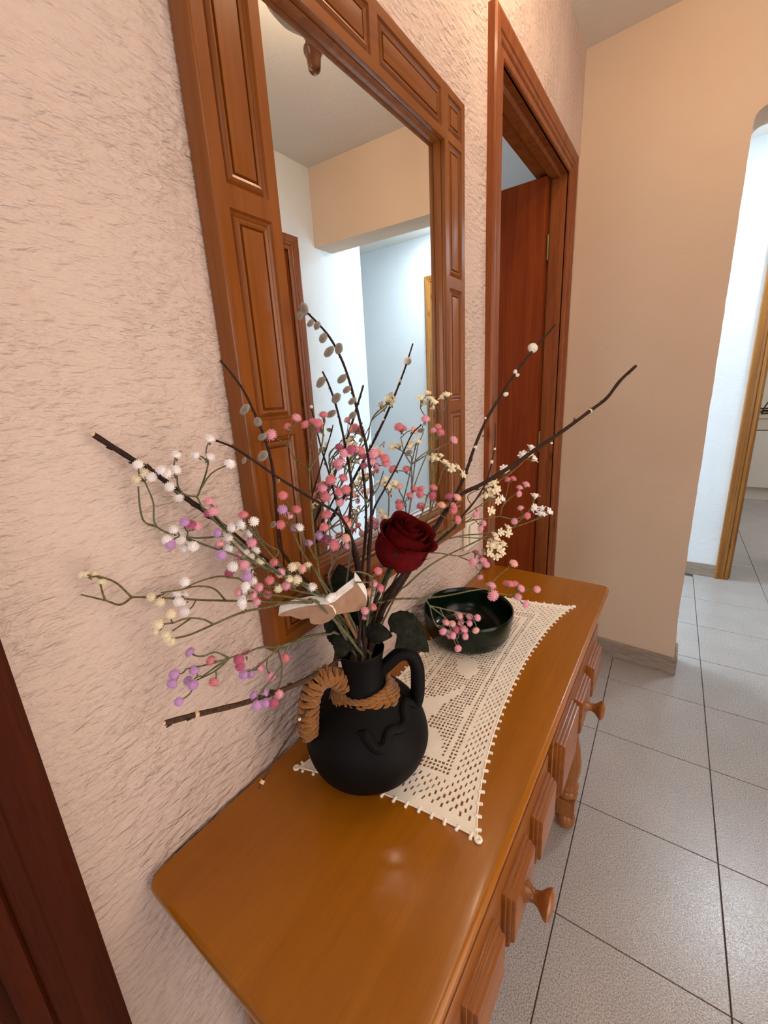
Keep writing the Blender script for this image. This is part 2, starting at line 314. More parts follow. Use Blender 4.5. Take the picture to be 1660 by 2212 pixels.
# ---- door frames: casing profile swept around three sides ----
def casing(bm, y0, y1, top, xs, prof, inner):
    """prof: list of (offset from opening outward, height off the wall); outline swept up, across, down"""
    path = [((y0, 0), (-1, 0)), ((y0, top), (-1, 1)), ((y1, top), (1, 1)), ((y1, 0), (1, 0))]
    rings = []
    for (p, d) in path: rings.append([bm.verts.new(xs(p[0] + d[0] * o, p[1] + d[1] * o, hgt)) for o, hgt in prof])
    n = len(prof)
    for A, B in zip(rings, rings[1:]):
        for k in range(n): bm.faces.new((A[k], A[(k + 1) % n], B[(k + 1) % n], B[k]))
    bm.faces.new(rings[0]); bm.faces.new(rings[-1][::-1])
PROF = [(0.0, 0.0), (0.0, 0.009), (0.003, 0.012), (0.018, 0.012), (0.0205, 0.0085), (0.023, 0.0125), (0.026, 0.015), (0.036, 0.015), (0.0385, 0.018), (0.060, 0.022), (0.067, 0.021), (0.071, 0.016), (0.071, 0.0)]
JAMB = [(0.0, 0.004), (0.0, -0.018), (-0.012, -0.022), (-0.012, -0.052), (0.002, -0.054), (0.002, -0.104), (0.016, -0.104), (0.016, 0.004)]
def door_frame(name, label, y0, y1, top, xs, mt):
    t = thing(name, label, 'door frame', xs((y0 + y1) / 2, 0, 0), kind='structure')
    bm = bmesh.new(); casing(bm, y0, y1, top, xs, PROF, 0); obj('casing', bm, mt, t, smooth=False)
    bm = bmesh.new(); casing(bm, y0, y1, top, xs, JAMB, 0); obj('jamb', bm, mt, t, smooth=False)
    return t
XL = lambda a, z, hgt: (hgt, a, z)
def hinge(parent, p, ax):
    bm = bmesh.new(); lathe(bm, [(0, -.045), (.004, -.045), (.0065, -.040), (.0065, .040), (.004, .045), (0, .047)], p, 12)
    box(bm, p[0] - .020, p[0], p[1] + .0055, p[1] + .0085, p[2] - .038, p[2] + .038)
    return obj('hinge', bm, 'brass', parent)
d1 = door_frame('door_1', 'orange-brown pine door frame at the far end of the left wall', D1[0], D1[1], D1[2], XL, 'casing')
leaf_t = thing('door_leaf', 'flat reddish brown door standing open into the dark side room', 'door', (-0.06, 1.60, 0.006))
obj('panel', bevelled(-0.745, -0.056, 1.600, 1.638, 0.008, 2.028, 0.002, 1), 'leaf', leaf_t)
for z in (0.28, 1.06, 1.80): hinge(leaf_t, (-0.052, 1.628, z), 0)
bm = bmesh.new()
for s in (-1, 1):
    lathe(bm, [(0, 0), (.024, 0), (.024, .004), (.009, .006), (.008, .045), (0, .046)] if s > 0 else [(0, 0), (.024, 0), (.024, -.004), (.009, -.006), (.008, -.045), (0, -.046)], (0, 0, 0), 16)
bmesh.ops.rotate(bm, verts=bm.verts[:], cent=(0, 0, 0), matrix=Matrix.Rotation(PI / 2, 3, 'X')); bmesh.ops.translate(bm, verts=bm.verts[:], vec=(-.69, 1.6075, 1.02))
obj('handle', bm, 'brass', leaf_t)
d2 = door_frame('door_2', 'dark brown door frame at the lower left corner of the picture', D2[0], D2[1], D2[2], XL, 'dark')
# door in the wall opposite (only in the mirror)
XR = lambda a, z, hgt: (XF - hgt, a, z)
d3 = door_frame('door_3', 'brown door frame on the opposite wall, seen at the left edge of the mirror', 0.69, 1.53, 2.05, XR, 'casing')
bm = bevelled(XF + .045, XF + .080, 0.705, 1.515, 0.008, 2.04, 0.002, 1); obj('leaf', bm, 'leaf', d3)
# kitchen door
XK = lambda a, z, hgt: (a, YB - hgt, z)
d4 = door_frame('door_4', 'honey pine frame of the kitchen doorway in the white wall', DK[0], DK[1], DK[2], XK, 'pine')
bm = bevelled(DK[1] - .040, DK[1] - .005, YB + .108, YB + .66, 0.008, 2.11, 0.002, 1); obj('leaf', bm, 'pine', d4)
for z in (0.3, 1.9):
    bm = bmesh.new(); lathe(bm, [(0, -.045), (.006, -.045), (.006, .045), (0, .045)], (DK[1] - .002, YB + .100, z), 12); obj('hinge', bm, 'brass', d4)

# ---- switches ----
t = thing('light_switch', 'small white light switch beside the passage, seen in the mirror', 'switch', (XF, 1.95, 0.97))
obj('plate', bevelled(XF - .009, XF, 1.907, 1.989, 0.930, 1.010, 0.003), 'plastic', t); obj('rocker', bevelled(XF - .013, XF - .0085, 1.925, 1.971, 0.948, 0.992, 0.002), 'plastic', t)
t = thing('wall_socket', 'cream wall box between the mirror frame and the door frame', 'socket', (0, 0.785, 0.91))
obj('plate', bevelled(0, .012, 0.742, 0.830, 0.870, 0.958, 0.004), 'plastic', t); obj('cover', bevelled(0.0115, .017, 0.757, 0.815, 0.885, 0.943, 0.003), 'plastic', t)
# positions in tenths of a millimetre,world frame
TWIGS=[('thick bare twig reaching furthest upper left of the vase,blunt tip over the wall',[1201,1493,8850,1196,1505,9011,1195,1524,9168,1186,1529,9333,1156,1499,9520,1096,1417,9749,1014,1300,10007,926,1171,10259,847,1054,10470,781,955,10624,719,860,10741,662,769,10843,608,680,10951,558,592,11070,512,506,11190,471,423,11306,433,345,11415,400,271,11518,371,201,11616,346,136,11705,324,78,11782,306,32,11839,292,-5,11881,280,-40,11920,267,-83,11971,253,-137,12040,238,-197,12120,224,-257,12199,212,-313,12267,201,-359,12317,192,-399,12357,184,-441,12395,177,-492,12444,171,-556,12507,166,-628,12577,162,-704,12651,157,-778,12723],28,34,[([224,-399,12379],[-14,-73,66],[192,-399,12357],12,'b')]),('thin dark twig slanting down across the left frame stile with one pale catkin',[1276,1356,8850,1284,1343,9012,1292,1327,9171,1298,1318,9337,1300,1328,9520,1295,1373,9734,1284,1442,9970,1273,1510,10203,1265,1552,10409,1264,1560,10578,1266,1549,10724,1266,1526,10858,1258,1501,10989,1242,1476,11122,1222,1447,11252,1193,1412,11372,1156,1370,11477,1106,1319,11559,1046,1261,11624,981,1198,11683,916,1131,11751,850,1059,11830,782,982,11914,714,903,11999,650,826,12084,589,748,12173,530,668,12265,475,592,12351,427,526,12420,389,474,12466,358,432,12494,331,395,12517,302,355,12542],12,22,[([469,566,12292],[-45,-62,65],[475,592,12351],43,'c'),([687,847,12011],[-49,-59,65],[714,903,11999],25,'c'),([424,480,12474],[-52,-71,47],[389,474,12466],13,'b')]),('catkin twig rising in front of the left frame stile',[1304,1474,8850,1315,1487,9014,1334,1505,9177,1338,1514,9343,1305,1501,9520,1214,1459,9714,1083,1395,9920,942,1320,10126,825,1244,10322,734,1158,10508,654,1062,10690,589,973,10860,540,910,11013,513,883,11138,506,880,11242,508,888,11343,511,893,11462,515,896,11612,523,902,11779,532,907,11944,537,908,12085,535,905,12195,530,899,12285,524,889,12365,521,875,12445,522,855,12525,524,830,12602,528,803,12676,530,775,12749,533,747,12823,536,716,12897,537,687,12968,533,659,13034,523,632,13094,510,605,13149,491,583,13199,466,567,13246,432,561,13287,390,563,13323,345,568,13356,302,572,13391],10,24,[([522,638,12862],[1,-38,93],[536,716,12897],73,'c'),([548,767,12705],[4,-35,94],[530,775,12749],71,'c'),([515,836,12530],[2,-31,95],[522,855,12525],61,'c'),([541,788,12318],[-4,-17,98],[524,889,12365],79,'c'),([546,634,13097],[-21,-43,88],[523,632,13094],24,'b'),([537,807,11460],[3,2,100],[511,893,11462],53,'c'),([538,892,11644],[5,4,100],[515,896,11612],15,'b')]),('tall arching willow twig full of grey catkins in front of the mirror',[1172,1413,8850,1161,1397,9021,1148,1376,9194,1138,1365,9362,1138,1378,9520,1153,1430,9665,1178,1510,9801,1204,1594,9930,1223,1656,10054,1230,1688,10166,1231,1703,10268,1230,1713,10375,1231,1730,10501,1237,1757,10656,1244,1788,10829,1251,1818,11008,1255,1846,11180,1256,1870,11346,1254,1892,11511,1250,1912,11669,1244,1927,11812,1235,1938,11937,1224,1945,12048,1211,1949,12150,1196,1951,12249,1179,1951,12342,1160,1949,12429,1139,1945,12514,1119,1942,12603,1099,1940,12700,1078,1938,12800,1057,1935,12900,1035,1931,12998,1012,1926,13092,988,1919,13185,963,1911,13275,935,1901,13362,904,1888,13445,872,1873,13525,836,1856,13601,798,1836,13673,753,1810,13745,702,1780,13814,654,1751,13876,617,1728,13923,596,1715,13949,585,1708,13960,578,1704,13964,569,1697,13971,556,1688,13982,542,1678,13992,527,1668,14003,513,1658,14013],11,26,[([572,1675,13995],[-70,-50,50],[556,1688,13982],80,'c'),([530,1636,13930],[-71,-47,52],[542,1678,13992],63,'c'),([634,1704,13834],[-58,-36,73],[654,1751,13876],58,'c'),([698,1749,13809],[-57,-35,74],[702,1780,13814],58,'c'),([754,1774,13655],[-51,-29,81],[798,1836,13673],70,'c'),([813,1800,13492],[-42,-20,89],[872,1873,13525],82,'c'),([914,1877,13518],[-42,-20,89],[872,1873,13525],76,'c'),([942,1856,13155],[-27,-8,96],[988,1919,13185],77,'c'),([992,1876,13019],[-24,-5,97],[1035,1931,12998],65,'c'),([1053,1903,12877],[-22,-4,98],[1057,1935,12900],65,'c'),([1053,1882,12700],[-20,-2,98],[1099,1940,12700],60,'c'),([1146,1908,12380],[-24,-5,97],[1160,1949,12429],39,'c'),([1147,1934,12583],[-20,-2,98],[1119,1942,12603],21,'b')]),('shorter willow twig with three fat catkins in front of the mirror',[1338,1387,8850,1354,1381,9013,1375,1371,9173,1387,1369,9338,1377,1389,9520,1334,1444,9733,1266,1524,9969,1195,1606,10198,1142,1664,10390,1116,1691,10533,1105,1699,10645,1098,1699,10740,1086,1698,10833,1063,1696,10924,1035,1689,11006,1009,1682,11084,992,1683,11163,988,1693,11243,993,1710,11321,1001,1729,11400,1006,1746,11480,1009,1761,11562,1013,1777,11645,1014,1791,11730,1010,1802,11819,999,1809,11915,983,1813,12017,966,1816,12117,950,1819,12208,938,1822,12284,928,1825,12350,917,1827,12415,904,1828,12488,887,1828,12573,868,1828,12666,847,1826,12758,828,1824,12840,809,1821,12911,791,1816,12975,773,1811,13034,755,1806,13088,738,1800,13137,721,1794,13179,704,1787,13220,687,1781,13261],12,24,[([684,1734,13136],[-38,-16,91],[721,1794,13179],83,'c'),([841,1820,12918],[-27,-8,96],[809,1821,12911],78,'c'),([798,1760,12728],[-23,-2,97],[847,1826,12758],72,'c'),([924,1814,12464],[-20,0,98],[904,1828,12488],18,'b')]),('thin twig with a white tip bud behind the pink blossoms',[1254,1489,8850,1251,1490,9008,1251,1489,9160,1246,1492,9324,1231,1509,9520,1199,1548,9773,1155,1602,10066,1108,1657,10355,1066,1696,10597,1030,1713,10775,996,1717,10913,963,1715,11030,930,1714,11145,897,1714,11256,864,1711,11357,833,1708,11453,803,1707,11550,775,1708,11652,750,1711,11753,725,1714,11853,700,1716,11949,674,1716,12039,649,1715,12125,624,1714,12208,601,1714,12290,579,1717,12372,557,1721,12452,539,1724,12529,525,1723,12600,518,1717,12662,516,1707,12718,516,1696,12771,515,1685,12826],9,18,[([533,1674,12831],[-2,-20,98],[515,1685,12826],28,'w'),([614,1693,12267],[-26,4,96],[601,1714,12290],44,'c'),([666,1691,12071],[-28,-1,96],[674,1716,12039],22,'b')]),('long twig leaning right toward the open door with one round white catkin',[1221,1336,8850,1225,1304,9027,1230,1259,9210,1232,1239,9381,1228,1285,9520,1213,1427,9615,1190,1637,9677,1168,1866,9727,1157,2063,9784,1161,2207,9844,1174,2328,9900,1191,2451,9965,1207,2603,10049,1222,2805,10166,1239,3039,10307,1256,3269,10449,1270,3462,10570,1281,3601,10660,1290,3708,10732,1298,3801,10798,1307,3903,10870,1319,4017,10949,1332,4133,11029,1344,4248,11112,1353,4360,11196,1357,4469,11285,1359,4577,11377,1358,4680,11469,1357,4775,11554,1354,4853,11627,1349,4918,11691,1345,4986,11758,1343,5073,11841,1344,5187,11946,1347,5318,12066,1353,5455,12190,1363,5589,12308,1378,5718,12417,1397,5846,12523,1419,5975,12627,1441,6102,12730,1463,6226,12832,1485,6347,12931,1510,6472,13032,1539,6605,13138,1575,6755,13255,1617,6917,13379,1660,7075,13500,1699,7215,13605,1732,7327,13688,1762,7422,13757,1792,7511,13820,1823,7606,13889,1857,7711,13965,1892,7818,14044,1928,7927,14124,1964,8035,14203],20,40,[([1719,7312,13717],[25,78,57],[1732,7327,13688],104,'p'),([1558,6685,13230],[20,78,60],[1575,6755,13255],53,'w'),([1607,6679,13164],[19,78,60],[1539,6605,13138],43,'w'),([1525,6235,12798],[14,77,63],[1463,6226,12832],56,'w'),([1363,5091,11865],[1,74,68],[1343,5073,11841],44,'w'),([1352,5614,12374],[9,76,64],[1363,5589,12308],27,'w'),([1417,5364,12060],[3,74,67],[1347,5318,12066],31,'b')]),('longest bare twig reaching right to the end wall',[1352,1460,8850,1362,1456,9025,1375,1443,9204,1382,1447,9374,1376,1495,9520,1345,1607,9635,1297,1765,9727,1249,1935,9808,1221,2084,9889,1217,2196,9966,1228,2292,10036,1248,2391,10110,1271,2514,10200,1300,2677,10315,1337,2865,10448,1375,3054,10582,1408,3219,10701,1433,3355,10804,1455,3474,10898,1475,3580,10982,1498,3678,11055,1521,3762,11113,1544,3832,11158,1572,3899,11196,1608,3976,11233,1654,4059,11265,1706,4145,11290,1767,4242,11319,1835,4359,11359,1917,4507,11417,2010,4679,11486,2104,4855,11560,2189,5014,11628,2260,5150,11690,2323,5275,11749,2384,5394,11808,2448,5517,11866,2515,5641,11923,2582,5765,11978,2652,5891,12035,2725,6026,12099,2805,6177,12174,2891,6338,12256,2974,6497,12337,3048,6637,12410,3110,6752,12468,3164,6850,12516,3213,6941,12565,3260,7037,12623,3303,7139,12696,3340,7241,12778,3378,7343,12861,3420,7447,12939,3468,7551,13009,3520,7657,13076,3573,7762,13141,3625,7868,13207],30,42,[([2847,6288,12292],[42,81,41],[2891,6338,12256],26,'b'),([3052,6628,12429],[43,80,41],[3048,6637,12410],36,'r'),([2601,5695,11900],[44,82,36],[2515,5641,11923],26,'w'),([3447,7477,12974],[36,78,52],[3420,7447,12939],23,'b')]),('thin reddish twig standing before the near door casing',[1207,1456,8850,1200,1440,9025,1193,1414,9205,1186,1408,9375,1175,1448,9520,1156,1559,9634,1133,1719,9725,1112,1893,9802,1103,2046,9876,1108,2164,9944,1122,2267,10002,1144,2372,10058,1172,2493,10120,1207,2639,10192,1250,2800,10268,1297,2965,10345,1345,3124,10418,1397,3282,10487,1454,3442,10555,1507,3590,10618,1549,3713,10674,1573,3799,10720,1585,3857,10757,1594,3909,10793,1608,3973,10835,1630,4056,10884,1656,4146,10935,1681,4240,10992,1703,4335,11055,1722,4431,11123,1739,4529,11196,1752,4628,11277,1758,4729,11369,1756,4835,11477,1748,4944,11597,1735,5050,11722,1718,5147,11841,1697,5231,11953,1670,5305,12063,1642,5376,12172,1615,5449,12281],9,30,[([1731,5134,11844],[-15,59,79],[1718,5147,11841],26,'w'),([1749,4949,11632],[-8,64,76],[1748,4944,11597],38,'w')]),('stout cut twig jutting left below the lilac blossoms',[1291,1386,8850,1298,1379,9028,1307,1370,9212,1313,1366,9383,1312,1374,9520,1300,1405,9618,1280,1453,9687,1257,1497,9731,1233,1520,9752,1207,1513,9741,1178,1488,9701,1150,1453,9649,1128,1416,9606,1115,1380,9574,1107,1341,9544,1100,1295,9516,1089,1240,9493,1072,1174,9474,1053,1099,9460,1031,1017,9449,1007,929,9441,979,832,9436,948,726,9435,916,619,9436,886,516,9441,857,419,9450,829,326,9463,802,235,9478,777,147,9493,755,66,9507,735,-9,9521,715,-86,9538,694,-172,9561,670,-275,9593,643,-388,9631,619,-501,9670,599,-603,9706,586,-689,9737,578,-765,9765,572,-837,9792,565,-911,9820],30,36,[([674,-277,9629],[-22,-92,31],[670,-275,9593],18,'b'),([895,495,9459],[-28,-95,9],[886,516,9441],20,'b'),([615,-620,9726],[-14,-93,34],[599,-603,9706],22,'r'),([797,162,9505],[-26,-95,16],[777,147,9493],22,'w')]),('thin twig drooping down beside the rope handle toward the dresser',[1298,1519,8850,1296,1532,9027,1295,1546,9209,1292,1557,9380,1284,1562,9520,1268,1560,9628,1246,1553,9711,1222,1542,9769,1198,1526,9799,1172,1508,9792,1144,1487,9753,1117,1459,9697,1094,1420,9639,1076,1367,9578,1062,1304,9507,1050,1234,9434,1037,1161,9368,1023,1086,9311,1009,1006,9258,995,924,9207,982,840,9154,970,754,9098,959,666,9042,949,578,8985,939,491,8931,930,404,8878,921,318,8827,914,234,8778,909,158,8732,906,89,8690,906,27,8651,906,-30,8616,907,-80,8585,908,-122,8559,910,-155,8538,913,-186,8518,915,-218,8498],12,24,[([943,493,8967],[-9,-85,-52],[939,491,8931],24,'w'),([935,-153,8551],[8,-84,-54],[910,-155,8538],14,'r'),([1012,869,9178],[-12,-83,-54],[982,840,9154],19,'w')]),('short twig with two greenish catkins among pink blossoms right of the mirror centre',[1206,1393,8850,1205,1371,9020,1206,1341,9191,1203,1328,9359,1191,1360,9520,1166,1458,9668,1132,1603,9807,1093,1760,9946,1053,1894,10094,1009,1997,10260,960,2088,10438,914,2170,10612,876,2248,10766,849,2320,10897,828,2386,11012,814,2448,11116,808,2510,11211,812,2571,11293,824,2629,11362,841,2688,11428,858,2753,11501,875,2824,11583,895,2899,11669,915,2978,11759,933,3058,11854,949,3144,11961,964,3236,12078,979,3323,12188,996,3398,12276,1016,3454,12333,1039,3498,12369,1062,3536,12397,1085,3577,12429],10,22,[([1112,3513,12342],[40,72,56],[1062,3536,12397],67,'c'),([1037,3229,12018],[11,62,78],[964,3236,12078],66,'c'),([1019,3277,12110],[11,62,78],[964,3236,12078],44,'w')]),('straight upright twig in the middle of the bouquet',[1324,1418,8850,1336,1415,9016,1352,1409,9180,1360,1410,9347,1349,1429,9520,1305,1477,9711,1239,1545,9913,1172,1616,10106,1126,1670,10264,1111,1699,10368,1114,1714,10434,1123,1726,10497,1130,1746,10591,1133,1780,10735,1137,1820,10906,1140,1860,11081,1139,1893,11234,1134,1916,11357,1126,1934,11463,1117,1948,11561,1106,1961,11658,1094,1973,11754,1081,1984,11845,1067,1993,11935,1054,2003,12026],16,20,[([1039,1946,11927],[-14,11,98],[1067,1993,11935],22,'w'),([1104,1967,11807],[-15,10,98],[1081,1984,11845],19,'b')])]
